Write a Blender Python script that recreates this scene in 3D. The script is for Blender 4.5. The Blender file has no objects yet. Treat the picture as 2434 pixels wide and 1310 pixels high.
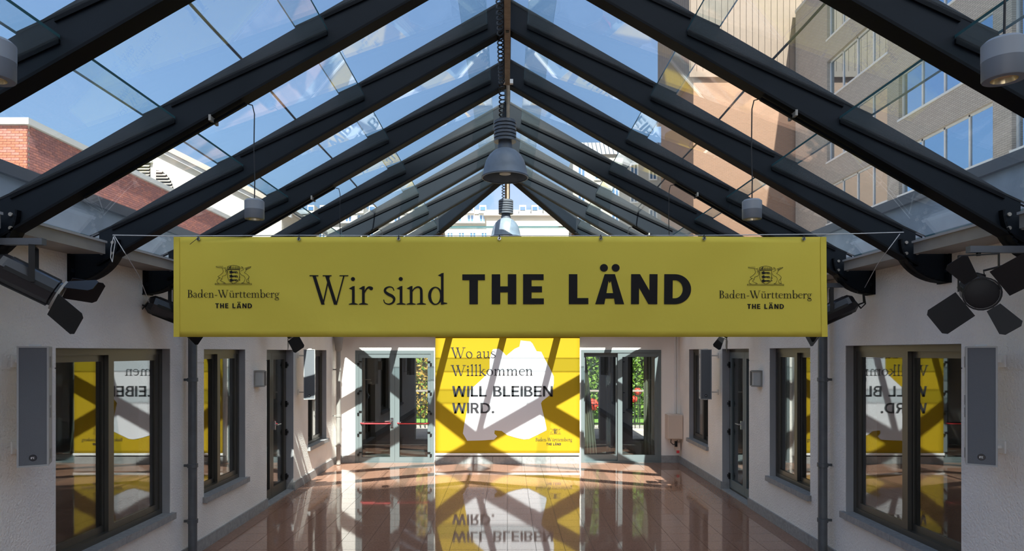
import bpy, bmesh, math, random
from mathutils import Vector, Matrix
random.seed(7)
R = math.radians
scene = bpy.context.scene
col = scene.collection

# ------------------------------------------------------------------ camera
F = 1580.0; W, H = 2434.0, 1310.0; VX, VY = 1206.0, 836.0; EYE = 2.078
cd = bpy.data.cameras.new('camera'); cam = bpy.data.objects.new('camera', cd); col.objects.link(cam)
cd.sensor_fit = 'HORIZONTAL'; cd.sensor_width = 36.0; cd.lens = 36.0*F/W
cd.shift_x = (W/2-VX)/W; cd.shift_y = (VY-H/2)/W
cd.clip_start = 0.05; cd.clip_end = 500
cam.location = (0, 0, EYE); cam.rotation_euler = (R(90), 0, 0)
scene.camera = cam

# ------------------------------------------------------------------ sky, sun, exposure
SUN = Vector((-0.168, 1.0, -1.235)).normalized()          # direction the light travels
world = bpy.data.worlds.new('world'); scene.world = world; world.use_nodes = True
wn = world.node_tree.nodes; wl = world.node_tree.links; wn.clear()
sky = wn.new('ShaderNodeTexSky'); sky.sky_type = 'NISHITA'; sky.sun_disc = False
sky.sun_elevation = math.asin(-SUN.z)
sky.sun_rotation = math.atan2(-SUN.x, -SUN.y)
sky.air_density = 1.15; sky.dust_density = 5.0; sky.ozone_density = 4.5; sky.altitude = 200
bg = wn.new('ShaderNodeBackground'); bg.inputs['Strength'].default_value = 0.073
wo = wn.new('ShaderNodeOutputWorld')
wl.new(sky.outputs[0], bg.inputs[0]); wl.new(bg.outputs[0], wo.inputs[0])
ld = bpy.data.lights.new('sun', 'SUN'); ld.energy = 5.3; ld.angle = R(0.53); ld.color = (1, 0.95, 0.87)
so = bpy.data.objects.new('sun', ld); col.objects.link(so)
so.rotation_euler = SUN.to_track_quat('-Z', 'Y').to_euler(); so.location = (3, -20, 30)
vs = scene.view_settings
vs.view_transform = 'Standard'; vs.look = 'None'; vs.exposure = 1.86; vs.gamma = 1; vs.use_curve_mapping = False
scene.cycles.transparent_max_bounces = 32
scene.cycles.max_bounces = 14; scene.cycles.glossy_bounces = 6; scene.cycles.diffuse_bounces = 8
scene.cycles.caustics_reflective = False; scene.cycles.caustics_refractive = False

# ------------------------------------------------------------------ materials
def mat(name, color, rough=0.6, metal=0.0, spec=0.5, bump=0.0, bscale=60.0, var=0.0, vscale=6.0, coat=0.0, transl=0.0, bdist=0.01, detail=4):
    m = bpy.data.materials.new(name); m.use_nodes = True
    nt = m.node_tree; n = nt.nodes; l = nt.links
    p = n['Principled BSDF']
    c = (*color, 1)
    p.inputs['Base Color'].default_value = c; p.inputs['Roughness'].default_value = rough
    p.inputs['Metallic'].default_value = metal; p.inputs['Specular IOR Level'].default_value = spec
    p.inputs['Coat Weight'].default_value = coat
    tc = n.new('ShaderNodeTexCoord')
    if var > 0:
        nz = n.new('ShaderNodeTexNoise'); nz.inputs['Scale'].default_value = vscale; nz.inputs['Detail'].default_value = detail
        l.new(tc.outputs['Object'], nz.inputs['Vector'])
        mx = n.new('ShaderNodeMix'); mx.data_type = 'RGBA'
        mx.inputs['A'].default_value = tuple(v*(1-var) for v in color)+(1,)
        mx.inputs['B'].default_value = tuple(min(1, v*(1+var)) for v in color)+(1,)
        rg = n.new('ShaderNodeMapRange'); rg.inputs[1].default_value = .3; rg.inputs[2].default_value = .7
        l.new(nz.outputs[0], rg.inputs[0]); l.new(rg.outputs[0], mx.inputs['Factor'])
        l.new(mx.outputs['Result'], p.inputs['Base Color'])
    if bump > 0:
        nb = n.new('ShaderNodeTexNoise'); nb.inputs['Scale'].default_value = bscale; nb.inputs['Detail'].default_value = 5
        l.new(tc.outputs['Object'], nb.inputs['Vector'])
        b = n.new('ShaderNodeBump'); b.inputs['Strength'].default_value = bump; b.inputs['Distance'].default_value = bdist
        l.new(nb.outputs[0], b.inputs['Height']); l.new(b.outputs[0], p.inputs['Normal'])
    if transl > 0:
        o = n['Material Output']; tr = n.new('ShaderNodeBsdfTranslucent'); tr.inputs[0].default_value = c
        ms = n.new('ShaderNodeMixShader'); ms.inputs[0].default_value = transl
        l.new(p.outputs[0], ms.inputs[1]); l.new(tr.outputs[0], ms.inputs[2]); l.new(ms.outputs[0], o.inputs[0])
    return m

def glass(name, tint, ior, rough=0.0, gcol=(1, 1, 1), wave=0.0, fill_scatter=0.0):
    m = bpy.data.materials.new(name); m.use_nodes = True
    nt = m.node_tree; n = nt.nodes; l = nt.links; n.clear()
    o = n.new('ShaderNodeOutputMaterial'); mx = n.new('ShaderNodeMixShader')
    # Schlick reflectance, the same on both faces of the sheet
    f0 = ((ior-1)/(ior+1))**2
    lw = n.new('ShaderNodeLayerWeight'); lw.inputs[0].default_value = .5
    pw = n.new('ShaderNodeMath'); pw.operation = 'POWER'; pw.inputs[1].default_value = 5.0
    fr = n.new('ShaderNodeMath'); fr.operation = 'MULTIPLY_ADD'; fr.inputs[1].default_value = 1-f0; fr.inputs[2].default_value = f0
    l.new(lw.outputs['Facing'], pw.inputs[0]); l.new(pw.outputs[0], fr.inputs[0])
    t = n.new('ShaderNodeBsdfTransparent'); t.inputs[0].default_value = (*tint, 1)
    g = n.new('ShaderNodeBsdfGlossy'); g.inputs['Roughness'].default_value = rough; g.inputs[0].default_value = (*gcol, 1)
    l.new(fr.outputs[0], mx.inputs[0]); l.new(t.outputs[0], mx.inputs[1]); l.new(g.outputs[0], mx.inputs[2]); l.new(mx.outputs[0], o.inputs[0])
    if fill_scatter > 0:  # translucent share added as fill light, gives the panes a milky veil
        tr = n.new('ShaderNodeBsdfTranslucent'); tr.inputs[0].default_value = (.85, .9, .88, 1)
        m2 = n.new('ShaderNodeMixShader'); m2.inputs[0].default_value = fill_scatter
        l.new(t.outputs[0], m2.inputs[1]); l.new(tr.outputs[0], m2.inputs[2]); l.new(m2.outputs[0], mx.inputs[1])
    if wave > 0:
        tc = n.new('ShaderNodeTexCoord'); nz = n.new('ShaderNodeTexNoise'); nz.inputs['Scale'].default_value = 1.3
        b = n.new('ShaderNodeBump'); b.inputs['Strength'].default_value = wave; b.inputs['Distance'].default_value = 0.01
        l.new(tc.outputs['Object'], nz.inputs[0]); l.new(nz.outputs[0], b.inputs['Height']); l.new(b.outputs[0], g.inputs['Normal'])
    return m

M = {}
M['plaster'] = mat('plaster', (.88, .845, .79), .9, spec=.2, bump=.9, bscale=55, var=.05, vscale=2.2, bdist=.012)
M['plaster_smooth'] = mat('plaster_smooth', (.88, .835, .785), .9, spec=.2, bump=.2, bscale=60, var=.03, vscale=2)
M['steel'] = mat('steel_paint', (.011, .015, .021), .5, spec=.12, var=.12, vscale=3)
M['steel_dark'] = mat('steel_black', (.005, .006, .008), .6, spec=.1)
M['bronze'] = mat('bronze_mullion', (.30, .23, .15), .5, var=.15, vscale=8)
M['gutter'] = mat('gutter_metal', (.30, .285, .26), .5, var=.1, vscale=5)
M['roofglass'] = glass('roof_glass', (.912, .965, .975), 1.78, wave=.02, fill_scatter=.02)
M['glassedge'] = mat('glass_edge', (.06, .16, .18), .2)
M['winglass'] = glass('window_glass', (.62, .66, .66), 2.3)
M['doorglass'] = glass('door_glass', (.78, .82, .81), 2.1)
M['frame'] = mat('window_frame_bronze', (.085, .078, .066), .32, metal=.35, spec=.5)
M['doorframe'] = mat('door_frame_grey', (.15, .178, .182), .4, spec=.5)
M['stone'] = mat('grey_stone', (.30, .295, .29), .75, var=.15, vscale=25, bump=.15, bscale=120)
M['reveal'] = mat('reveal_grey', (.36, .36, .37), .7, var=.05)
M['tile'] = mat('granite_tile', (.30, .163, .112), .045, spec=.75, var=.18, vscale=45, detail=6)
M['grout'] = mat('grout', (.10, .07, .055), .7)
M['banner'] = mat('banner_yellow', (.72, .585, .075), .62, spec=.25, bump=.35, bscale=2.4, bdist=.03, transl=.10)
M['banner2'] = mat('banner_bright_yellow', (.43, .285, .012), .7, spec=.15)
M['print_black'] = mat('print_black', (.012, .011, .011), .7, spec=.2)
M['print_grey'] = mat('print_dark_grey', (.045, .043, .048), .7, spec=.2)
M['print_white'] = mat('print_white', (.70, .69, .72), .7, spec=.15)
M['white'] = mat('white_paint', (.78, .77, .75), .5)
M['beige'] = mat('beige_box', (.66, .55, .46), .5)
M['lamp_grey'] = mat('lamp_grey', (.17, .20, .245), .45, metal=0.0, var=.12, vscale=14)
M['lamp_in'] = mat('lamp_inner', (.12, .12, .13), .4)
M['rib_grey'] = mat('ballast_grey', (.10, .11, .13), .45)
M['black'] = mat('black_metal', (.008, .008, .009), .45, spec=.35)
M['black_gloss'] = mat('black_satin', (.014, .014, .017), .3, spec=.5)
M['cable'] = mat('cable_black', (.01, .01, .011), .5)
M['conduit'] = mat('conduit_tan', (.33, .25, .17), .6, var=.2, vscale=20)
M['speaker'] = mat('speaker_grille', (.13, .14, .155), .5, bump=.3, bscale=300)
M['speaker_body'] = mat('speaker_body', (.40, .40, .39), .45)
M['pipe'] = mat('zinc_pipe', (.115, .125, .135), .45, metal=.3, var=.15, vscale=10)
M['pend'] = mat('pendant_grey', (.27, .295, .33), .45)
M['pend_dark'] = mat('pendant_base', (.15, .165, .19), .45)
M['reflector'] = mat('reflector', (.7, .6, .4), .2, metal=.8)
M['rope'] = mat('rope_white', (.55, .56, .58), .8)
M['red'] = mat('red_bar', (.75, .05, .06), .35)
M['chrome'] = mat('chrome', (.75, .75, .76), .2, metal=1)
M['frost'] = mat('frosted_glass', (.62, .62, .60), .35, transl=.3)
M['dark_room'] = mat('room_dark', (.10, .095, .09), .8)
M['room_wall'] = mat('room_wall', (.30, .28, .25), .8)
M['brick1'] = mat('brick_orange', (.33, .105, .055), .85, var=.15, vscale=9)
M['brick2'] = mat('brick_red', (.37, .13, .095), .85, var=.2, vscale=9)
M['brick3'] = mat('brick_dark', (.28, .10, .085), .85, var=.2, vscale=9)
M['mortar'] = mat('mortar', (.50, .42, .36), .9)
M['coping'] = mat('coping_white', (.42, .42, .42), .6)
M['parapet'] = mat('parapet_render', (.34, .37, .40), .8, var=.12, vscale=4, bump=.2, bscale=40)
M['coping_dark'] = mat('coping_dark', (.05, .06, .075), .5, var=.15, vscale=3)
M['wallwhite'] = mat('facade_white', (.46, .43, .375), .85, var=.03)
M['cream'] = mat('facade_cream', (.46, .41, .34), .85)
M['roofgrey'] = mat('roof_grey', (.33, .33, .34), .7)
M['rooftile'] = mat('roof_edge', (.30, .26, .22), .75)
M['farglass'] = mat('far_glass', (.10, .22, .40), .06, metal=.4)
M['mirror'] = mat('reflecting_glazing', (.46, .58, .70), .02, metal=1.0)
M['alu'] = mat('white_aluminium', (.55, .57, .60), .4)
M['leaf1'] = mat('leaf_green', (.17, .30, .035), .5, transl=.35)
M['leaf2'] = mat('leaf_autumn', (.42, .27, .05), .55, transl=.3)
M['leaf3'] = mat('leaf_dark', (.05, .11, .02), .5, transl=.3)
M['grass'] = mat('lawn', (.13, .26, .04), .9, var=.3, vscale=12)
M['forecourt'] = mat('forecourt_paving', (.55, .52, .48), .9, var=.1, vscale=1)
M['paving'] = mat('paving', (.42, .38, .34), .9, var=.15, vscale=3)
M['curtain'] = mat('curtain_pale', (.55, .52, .40), .8, transl=.35)
M['curtain_grey'] = mat('curtain_grey', (.16, .16, .17), .8, transl=.3)
M['wood'] = mat('wood', (.32, .18, .08), .5, var=.2, vscale=10)
M['redflower'] = mat('red_petals', (.75, .06, .03), .6)

def brick_facade(name, c1, c2, mortar, scale, axis):
    m = bpy.data.materials.new(name); m.use_nodes = True
    nt = m.node_tree; n = nt.nodes; l = nt.links; p = n['Principled BSDF']; p.inputs['Roughness'].default_value = .85
    tc = n.new('ShaderNodeTexCoord'); sp = n.new('ShaderNodeSeparateXYZ'); cb = n.new('ShaderNodeCombineXYZ')
    l.new(tc.outputs['Object'], sp.inputs[0]); l.new(sp.outputs[axis], cb.inputs[0]); l.new(sp.outputs['Z'], cb.inputs[1])
    b = n.new('ShaderNodeTexBrick'); b.inputs['Scale'].default_value = scale
    b.inputs['Color1'].default_value = (*c1, 1); b.inputs['Color2'].default_value = (*c2, 1); b.inputs['Mortar'].default_value = (*mortar, 1)
    b.inputs['Mortar Size'].default_value = .012; b.inputs['Brick Width'].default_value = .27; b.inputs['Row Height'].default_value = .082
    l.new(cb.outputs[0], b.inputs['Vector']); l.new(b.outputs[0], p.inputs['Base Color'])
    return m
M['wingbrick'] = brick_facade('wing_brick', (.40, .355, .31), (.34, .30, .265), (.23, .205, .185), 1.0, 'Y')
M['orangebrick'] = brick_facade('orange_brick', (.235, .122, .072), (.21, .11, .065), (.235, .145, .092), 1.0, 'X')
M['cladding'] = mat('tan_cladding', (.165, .112, .075), .6, var=.08, vscale=3)
M['cladding_dark'] = mat('dark_cladding_rib', (.05, .037, .027), .6)

# ------------------------------------------------------------------ mesh helpers
class MB:
    def __init__(s): s.v = []; s.f = []; s.m = []
    def add(s, vs_, fs, mi=0):
        k = len(s.v); s.v += [tuple(v) for v in vs_]; s.f += [tuple(i+k for i in f) for f in fs]; s.m += [mi]*len(fs); return s
    def box(s, x0, x1, y0, y1, z0, z1, mi=0):
        v = [(x0,y0,z0),(x1,y0,z0),(x1,y1,z0),(x0,y1,z0),(x0,y0,z1),(x1,y0,z1),(x1,y1,z1),(x0,y1,z1)]
        return s.add(v, [(0,3,2,1),(4,5,6,7),(0,1,5,4),(1,2,6,5),(2,3,7,6),(3,0,4,7)], mi)
    def prism(s, poly, axis, a0, a1, mi=0, edge=None):
        # poly: 2d points; extruded along axis ('x': poly=(y,z); 'y': poly=(x,z); 'z': poly=(x,y))
        n = len(poly)
        def p(q, a): return {'x': (a,q[0],q[1]), 'y': (q[0],a,q[1]), 'z': (q[0],q[1],a)}[axis]
        v = [p(q,a0) for q in poly]+[p(q,a1) for q in poly]
        s.add(v, [tuple(range(n)), tuple(range(2*n-1,n-1,-1))], mi)
        k = len(s.v)-2*n
        for i in range(n):
            j = (i+1) % n
            s.f.append((k+i,k+n+i,k+n+j,k+j)); s.m.append(mi if edge is None else edge)
        return s
    def obox(s, c, ax, ay, az, mi=0):
        c, ax, ay, az = Vector(c), Vector(ax), Vector(ay), Vector(az)
        v = [c+sx*ax+sy*ay+sz*az for sz in (-1,1) for sx, sy in ((-1,-1),(1,-1),(1,1),(-1,1))]
        return s.add(v, [(0,3,2,1),(4,5,6,7),(0,1,5,4),(1,2,6,5),(2,3,7,6),(3,0,4,7)], mi)
    def bar(s, a, b, w, h, up=(0,0,1), mi=0):
        a, b = Vector(a), Vector(b); d = (b-a); L = d.length; d.normalize()
        sd = d.cross(Vector(up)); 
        if sd.length < 1e-5: sd = d.cross(Vector((1,0,0)))
        sd.normalize(); u = sd.cross(d)
        return s.obox((a+b)/2, d*L/2, sd*w/2, u*h/2, mi)
    def tube(s, pts, r, n=8, mi=0, cap=True):
        pts = [Vector(p) for p in pts]; rs = r if isinstance(r, (list, tuple)) else [r]*len(pts)
        ref = None; rings = []
        for i, p in enumerate(pts):
            t = (pts[min(i+1,len(pts)-1)]-pts[max(i-1,0)]).normalized()
            if ref is None: ref = t.orthogonal().normalized()
            ref = (ref-t*ref.dot(t)); ref = ref.normalized() if ref.length > 1e-6 else t.orthogonal().normalized()
            q = t.cross(ref)
            rings.append([p+rs[i]*(math.cos(2*math.pi*k/n)*ref+math.sin(2*math.pi*k/n)*q) for k in range(n)])
        v = [x for rg in rings for x in rg]; f = []
        for i in range(len(pts)-1):
            for k in range(n):
                f.append((i*n+k,i*n+(k+1)%n,(i+1)*n+(k+1)%n,(i+1)*n+k))
        if cap: f += [tuple(range(n-1,-1,-1)), tuple(range((len(pts)-1)*n,len(pts)*n))]
        return s.add(v, f, mi)
    def lathe(s, prof, c=(0,0,0), n=32, mi=0, axis='z', closed=False):
        v = []; f = []; c = Vector(c)
        for r, z in prof:
            for k in range(n):
                a = 2*math.pi*k/n
                q = {'z': (r*math.cos(a), r*math.sin(a), z), 'y': (r*math.cos(a), z, r*math.sin(a)), 'x': (z, r*math.cos(a), r*math.sin(a))}[axis]
                v.append(c+Vector(q))
        m = len(prof)
        for i in range(m-1 if not closed else m):
            for k in range(n):
                j = (i+1) % m
                f.append((i*n+k,i*n+(k+1)%n,j*n+(k+1)%n,j*n+k))
        return s.add(v, f, mi)
    def disc(s, c, r, axis='z', n=24, mi=0):
        c = Vector(c); v = []
        for k in range(n):
            a = 2*math.pi*k/n
            v.append(c+Vector({'z': (r*math.cos(a),r*math.sin(a),0), 'y': (r*math.cos(a),0,r*math.sin(a)), 'x': (0,r*math.cos(a),r*math.sin(a))}[axis]))
        return s.add(v, [tuple(range(n))], mi)
    def mesh(s, name, mats, off=(0,0,0), smooth=False, bevel=0):
        me = bpy.data.meshes.new(name)
        me.from_pydata([(v[0]-off[0], v[1]-off[1], v[2]-off[2]) for v in s.v], [], s.f)
        for m in (mats if isinstance(mats, list) else [mats]): me.materials.append(M[m])
        if any(s.m): me.polygons.foreach_set('material_index', s.m)
        bm = bmesh.new(); bm.from_mesh(me)
        bmesh.ops.recalc_face_normals(bm, faces=bm.faces)
        bm.to_mesh(me); bm.free()
        if smooth:
            for p in me.polygons: p.use_smooth = True
            try: me.set_sharp_from_angle(angle=R(38))
            except Exception: pass
        me.update()
        return me

WORLD = {}
def wloc(o): return WORLD.get(o.name, Vector((0,0,0)))
def tag(o, label=None, cat=None, group=None, kind=None):
    if label: o['label'] = label
    if cat: o['category'] = cat
    if group: o['group'] = group
    if kind: o['kind'] = kind
    return o
def empty(name, loc=(0,0,0), rz=0, label=None, cat=None, group=None, kind=None):
    o = bpy.data.objects.new(name, None); col.objects.link(o); o.location = loc; o.rotation_euler = (0,0,rz)
    o.empty_display_size = .1; WORLD[o.name] = Vector(loc)
    return tag(o, label, cat, group, kind)
def part(name, mb, mats, parent=None, local=False, smooth=False, label=None, kind=None, cat=None, group=None, bevel=0):
    """mesh given in world metres (or in the parent's own frame when local) linked as ONE object"""
    base = Vector((0,0,0)) if (local or parent is None) else wloc(parent)
    me = mb.mesh(name, mats, base, smooth)
    o = bpy.data.objects.new(name, me); col.objects.link(o)
    if parent is not None:
        o.parent = parent
        if not local: WORLD[o.name] = wloc(parent)
    if bevel:
        b = o.modifiers.new('bevel', 'BEVEL'); b.width = bevel; b.segments = 2; b.limit_method = 'ANGLE'
    return tag(o, label, cat, group, kind)
def children(o): return [c for c in list(col.objects) if c.parent == o]
def copy_tree(o, parent=None, kids=None):
    c = o.copy(); col.objects.link(c); c.parent = parent
    for ch in o.children: copy_tree(ch, c)
    return c
def shared(name, me, loc, parent, rot=None):
    o = bpy.data.objects.new(name, me); col.objects.link(o); o.parent = parent; o.location = loc
    if rot: o.rotation_euler = rot
    return o
def at(x, y, d): return Vector(((x-VX)/F*d, d, EYE-(y-VY)/F*d))

# ------------------------------------------------------------------ hall constants (metres)
XL, XR, YB, YF = -3.20, 3.23, 12.44, -2.0       # inner faces of the walls
TOPW = 2.86
def fill_wall(mb, axis, face, back, a0, a1, z0, z1, openings, groove=None, gd=.007):
    """solid wall in (a,z) cells around openings; axis 'x' = wall normal along x"""
    A = sorted({a0, a1, *[v for o in openings for v in o[:2]]}); Z = {z0, z1, *[v for o in openings for v in o[2:]]}
    if groove: Z |= {groove-.005, groove+.005}
    Z = sorted(z for z in Z if z0 <= z <= z1)
    for i in range(len(A)-1):
        # merge vertical runs
        for j in range(len(Z)-1):
            ca, cz = (A[i]+A[i+1])/2, (Z[j]+Z[j+1])/2
            if any(o[0] < ca < o[1] and o[2] < cz < o[3] for o in openings): continue
            f = face
            if groove and abs(cz-groove) < .005: f = face+(gd if back > face else -gd)
            lo, hi = min(f,back), max(f,back)
            if axis == 'x': mb.box(lo, hi, A[i], A[i+1], Z[j], Z[j+1])
            else: mb.box(A[i], A[i+1], lo, hi, Z[j], Z[j+1])
    return mb

# openings: (y0,y1,z0,z1)
WL = [(4.71,6.31,.54,2.105), (7.01,8.12,.54,2.105), (10.67,11.76,.54,2.105)]
WR = [(4.73,6.35,.545,2.135), (7.09,8.19,.54,2.12), (10.70,11.82,.54,2.12)]
DL = (8.84,9.95,0,2.105); DR = (8.89,10.0,0,2.12)
D1 = (-2.845,-1.37,0,2.10); D2 = (1.378,2.875,0,2.11)     # doors in the back wall (x0,x1,..)

# ------------------------------------------------------------------ walls
wl_ = MB(); fill_wall(wl_, 'x', XL, XL-.30, YF, YB+.3, 0, TOPW, WL+[DL], 1.96)
part('wall_left', wl_, 'plaster', kind='structure', label='white rough plaster wall with windows and downpipe beside the brick building')
wr_ = MB(); fill_wall(wr_, 'x', XR, XR+.30, YF, YB+.3, 0, TOPW, WR+[DR], 1.96)
part('wall_right', wr_, 'plaster', kind='structure', label='white rough plaster wall below the tall window building')
wb_ = MB(); fill_wall(wb_, 'y', YB, YB+.30, XL-.3, XR+.3, 0, 2.56, [D1, D2], 2.0)
part('wall_back', wb_, 'plaster_smooth', kind='structure', label='sunlit white end wall with two glazed doors')
# the hall's other end: piers left and right of a wide open doorway
wf_ = MB(); fill_wall(wf_, 'y', YF, YF-.30, XL-.3, XR+.3, 0, 2.86, [(-2.5, 2.5, 0, 2.5)])
part('wall_front', wf_, 'plaster_smooth', kind='structure', label='white end wall with a wide open doorway')
# unseen high-rise, set and sized to keep the nearer half of the hall in shade
TY = -26.0; SH = 1.235*(10.30-TY)
hr = MB(); hr.box(-.6, 11.0, TY-12, TY, 0, SH)
part('wall_highrise', hr, 'wallwhite', kind='structure', label='unseen high-rise shading the nearer half of the hall')
fc = MB(); fc.box(-40, 40, TY, YF-.3, -.14, -.02); fc.box(-40, -14, YF-.3, 0, -.14, -.02)  # unseen paving, kept pale so sunlight bounces into the hall
part('ground_forecourt', fc, 'forecourt', kind='structure', label='unseen forecourt paving, pale to bounce sun into the hall')

# ------------------------------------------------------------------ floor: granite tiles
fl = MB(); fl.box(XL-.3, XR+.3, YF, YB+.3, -.12, -.006)
floor = part('floor', fl, 'grout', kind='structure', label='polished pink granite tile floor')
TS = .303; half = (TS-.004)/2
tb = MB(); h = half
tb.box(-h, h, -h, h, -.012, 0)
tile_me = tb.mesh('floor_tile', 'tile')
cx0 = -0.303*11+.02*0 + 0.151*0
xs = [i*TS-.006*0 for i in range(-11, 11)]
tiles = []
ny = int((YB-YF)/TS)
for j in range(ny+1):
    yc = YB-.01-TS/2-j*TS
    if yc < YF+.1: continue
    for i in range(-11, 11):
        xc = 0.0+TS*(i+.5)
        x0, x1 = max(xc-TS/2, XL+.005), min(xc+TS/2, XR-.005)
        if x1-x0 < .05: continue
        tiles.append((xc, yc, x1-x0 < TS-.01))
vis = sorted([t for t in tiles if t[1] > 6.85 and not t[2] and abs(t[0]) < 1217/F*t[1]], key=lambda t: t[1])[:300]
vs_set = set((t[0], t[1]) for t in vis)
for xc, yc, cut in vis:
    shared('floor_tile', tile_me, (xc, yc, 0), floor, (random.gauss(0,.0007), random.gauss(0,.0007), 0))
rest = MB()
for xc, yc, cut in tiles:
    if (xc, yc) in vs_set: continue
    x0, x1 = max(xc-half, XL+.004), min(xc+half, XR-.004)
    rest.box(x0, x1, yc-half, yc+half, -.012, 0)
part('floor_tiles_rest', rest, 'tile', floor, kind='stuff')

# ------------------------------------------------------------------ skirting
def skirting(name, axis, face, a0, a1, gaps, z1=.125, step=.62, lab=''):
    root = empty(name, kind='structure', label=lab)
    edges = sorted([a0, a1]+[g for gp in gaps for g in gp])
    for k in range(0, len(edges), 2):
        s, e = edges[k], edges[k+1]; n = max(1, round((e-s)/step)); w = (e-s)/n
        for i in range(n):
            m = MB(); a, b = s+i*w+.002, s+(i+1)*w-.002
            if axis == 'x': m.box(min(face), max(face), a, b, 0.001, z1)
            else: m.box(a, b, min(face), max(face), 0.001, z1)
            part('skirting_stone', m, 'stone', root)
skirting('baseboard_left', 'x', (XL+.001, XL+.02), YF+.01, YB-.03, [(DL[0],DL[1])], lab='grey stone skirting along the wall with the far sunlit window')
skirting('baseboard_right', 'x', (XR-.001, XR-.02), YF+.01, YB-.03, [(DR[0],DR[1])], lab='grey stone skirting along the shaded wall')
skirting('baseboard_back', 'y', (YB-.001, YB-.02), XL+.022, XR-.022, [(D1[0],D2[1])], z1=.135, lab='grey stone skirting beside the end wall doors')
pl = MB()
for i in range(5):
    pl.box(-1.335+i*.534+.002, -1.335+(i+1)*.534-.002, YB-.14, YB-.002, .001, .135)
tag(part('stone_plinth', pl, 'stone'), 'low grey stone plinth under the big poster banner', 'plinth')

# ------------------------------------------------------------------ windows in the side walls
def window(name, side, y0, y1, z0, z1, lab, far_sash_front=True):
    """two sliding sashes in a deep reveal with a stone sill"""
    X = XL if side < 0 else XR; s = side
    root = empty(name, (X, (y0+y1)/2, z0), kind='structure', label=lab)
    def bx(m, d0, d1, a, b, c, d): # d0,d1 depth into the wall
        xa, xb = X+s*d0, X+s*d1; m.box(min(xa,xb), max(xa,xb), a, b, c, d)
    m = MB(); t = .003
    bx(m, .004, .09, y0, y0+t, z0, z1); bx(m, .004, .09, y1-t, y1, z0, z1); bx(m, .004, .09, y0, y1, z1-t, z1)
    part('reveal', m, 'reveal', root)
    m = MB(); f = .055
    bx(m, .075, .17, y0, y0+f, z0, z1); bx(m, .075, .17, y1-f, y1, z0, z1)
    bx(m, .075, .17, y0+f, y1-f, z0, z0+f); bx(m, .075, .17, y0+f, y1-f, z1-f, z1)
    part('frame', m, 'frame', root)
    ym = (y0+y1)/2; g = .075
    for k, (a, b, dd) in enumerate(((y0+f*.6, ym+.035, .125), (ym-.035, y1-f*.6, .085))):
        m = MB(); za, zb = z0+f*.6, z1-f*.6
        bx(m, dd, dd+.035, a, a+g, za, zb); bx(m, dd, dd+.035, b-g, b, za, zb)
        bx(m, dd, dd+.035, a+g, b-g, za, za+g); bx(m, dd, dd+.035, a+g, b-g, zb-g, zb)
        sash = part('sash', m, 'frame', root)
        m = MB(); bx(m, dd+.013, dd+.022, a+g, b-g, za+g, zb-g); part('pane', m, 'winglass', sash)
    for a, b in ((y0-.03, ym-.002), (ym+.002, y1+.03)):
        m = MB(); bx(m, -.045, .0745, a, b, z0-.054, z0+.006); part('sill', m, 'stone', root)
window('window_1', -1, *WL[0], lab='wide dark bronze sliding window next to the loudspeaker, poster mirrored in its glass')
window('window_2', -1, *WL[1], lab='narrow sliding window between downpipe and wall lamp, opposite the tall building')
window('window_3', -1, *WL[2], lab='sunlit narrow window behind the far white loudspeaker')
window('window_4', 1, *WR[0], lab='wide sliding window mirroring the poster text, below the tall building')
window('window_5', 1, *WR[1], lab='narrow sliding window beside the downpipe on the shaded wall')
window('window_6', 1, *WR[2], lab='narrow window behind the far loudspeaker on the shaded wall')

# ------------------------------------------------------------------ doors
def rect_frame(m, a0, a1, z0, z1, w, put, wb=None, wt=None):
    wb = w if wb is None else wb; wt = w if wt is None else wt
    put(m, a0, a0+w, z0, z1); put(m, a1-w, a1, z0, z1); put(m, a0+w, a1-w, z0, z0+wb); put(m, a0+w, a1-w, z1-wt, z1)

# double door, end wall
x0, x1, z0, z1 = D1
d = empty('door_1', ((x0+x1)/2, YB, 0), kind='structure', label='grey framed double glass door with red push bars')
m = MB(); rect_frame(m, x0, x1, z0, z1, .065, lambda m,a,b,c,e: m.box(a,b,YB-.01,YB+.09,c,e), wb=.02)
part('frame', m, 'doorframe', d)
xm = (x0+x1)/2
for k, (a, b) in enumerate(((x0+.067, xm-.002), (xm+.002, x1-.067))):
    m = MB(); wl2, wr2 = (.055, .085) if k == 0 else (.085, .055)
    put = lambda m,a_,b_,c,e: m.box(a_,b_,YB-.002,YB+.06,c,e)
    put(m, a, a+wl2, .022, z1-.067); put(m, b-wr2, b, .022, z1-.067); put(m, a+wl2, b-wr2, .022, .10); put(m, a+wl2, b-wr2, z1-.14, z1-.067)
    leaf = part('leaf', m, 'doorframe', d)
    m = MB(); m.box(a+wl2, b-wr2, YB+.025, YB+.035, .10, z1-.14); part('pane', m, 'doorglass', leaf)
    m = MB(); m.tube([(a+wl2*.6, YB+.0, .74), (a+wl2+.03, YB-.06, .735), (b-wr2-.03, YB-.06, .735), (b-wr2*.6, YB+.0, .74)], .011)
    part('push_bar', m, 'red', leaf, smooth=True, label='thin red push bar')
    if k == 0:
        m = MB(); m.box(b-.075, b-.02, YB-.02, YB-.002, .66, .84); m.tube([(b-.048,YB-.02,.79),(b-.048,YB-.06,.79),(b-.17,YB-.06,.78)], .012)
        part('handle', m, 'chrome', leaf, smooth=True)
    for zz in (.17, .55, .94, 1.32, 1.87):
        xh = a+.004 if k == 0 else b-.004; sg = 1 if k == 0 else -1
        m = MB(); m.box(min(xh, xh+sg*.05), max(xh, xh+sg*.05), YB-.022, YB-.002, zz+.01, zz+.03); m.box(min(xh-sg*.03, xh+sg*.005), max(xh-sg*.03, xh+sg*.005), YB-.03, YB-.002, zz-.045, zz-.005)
        part('hinge', m, 'black', leaf)
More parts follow.
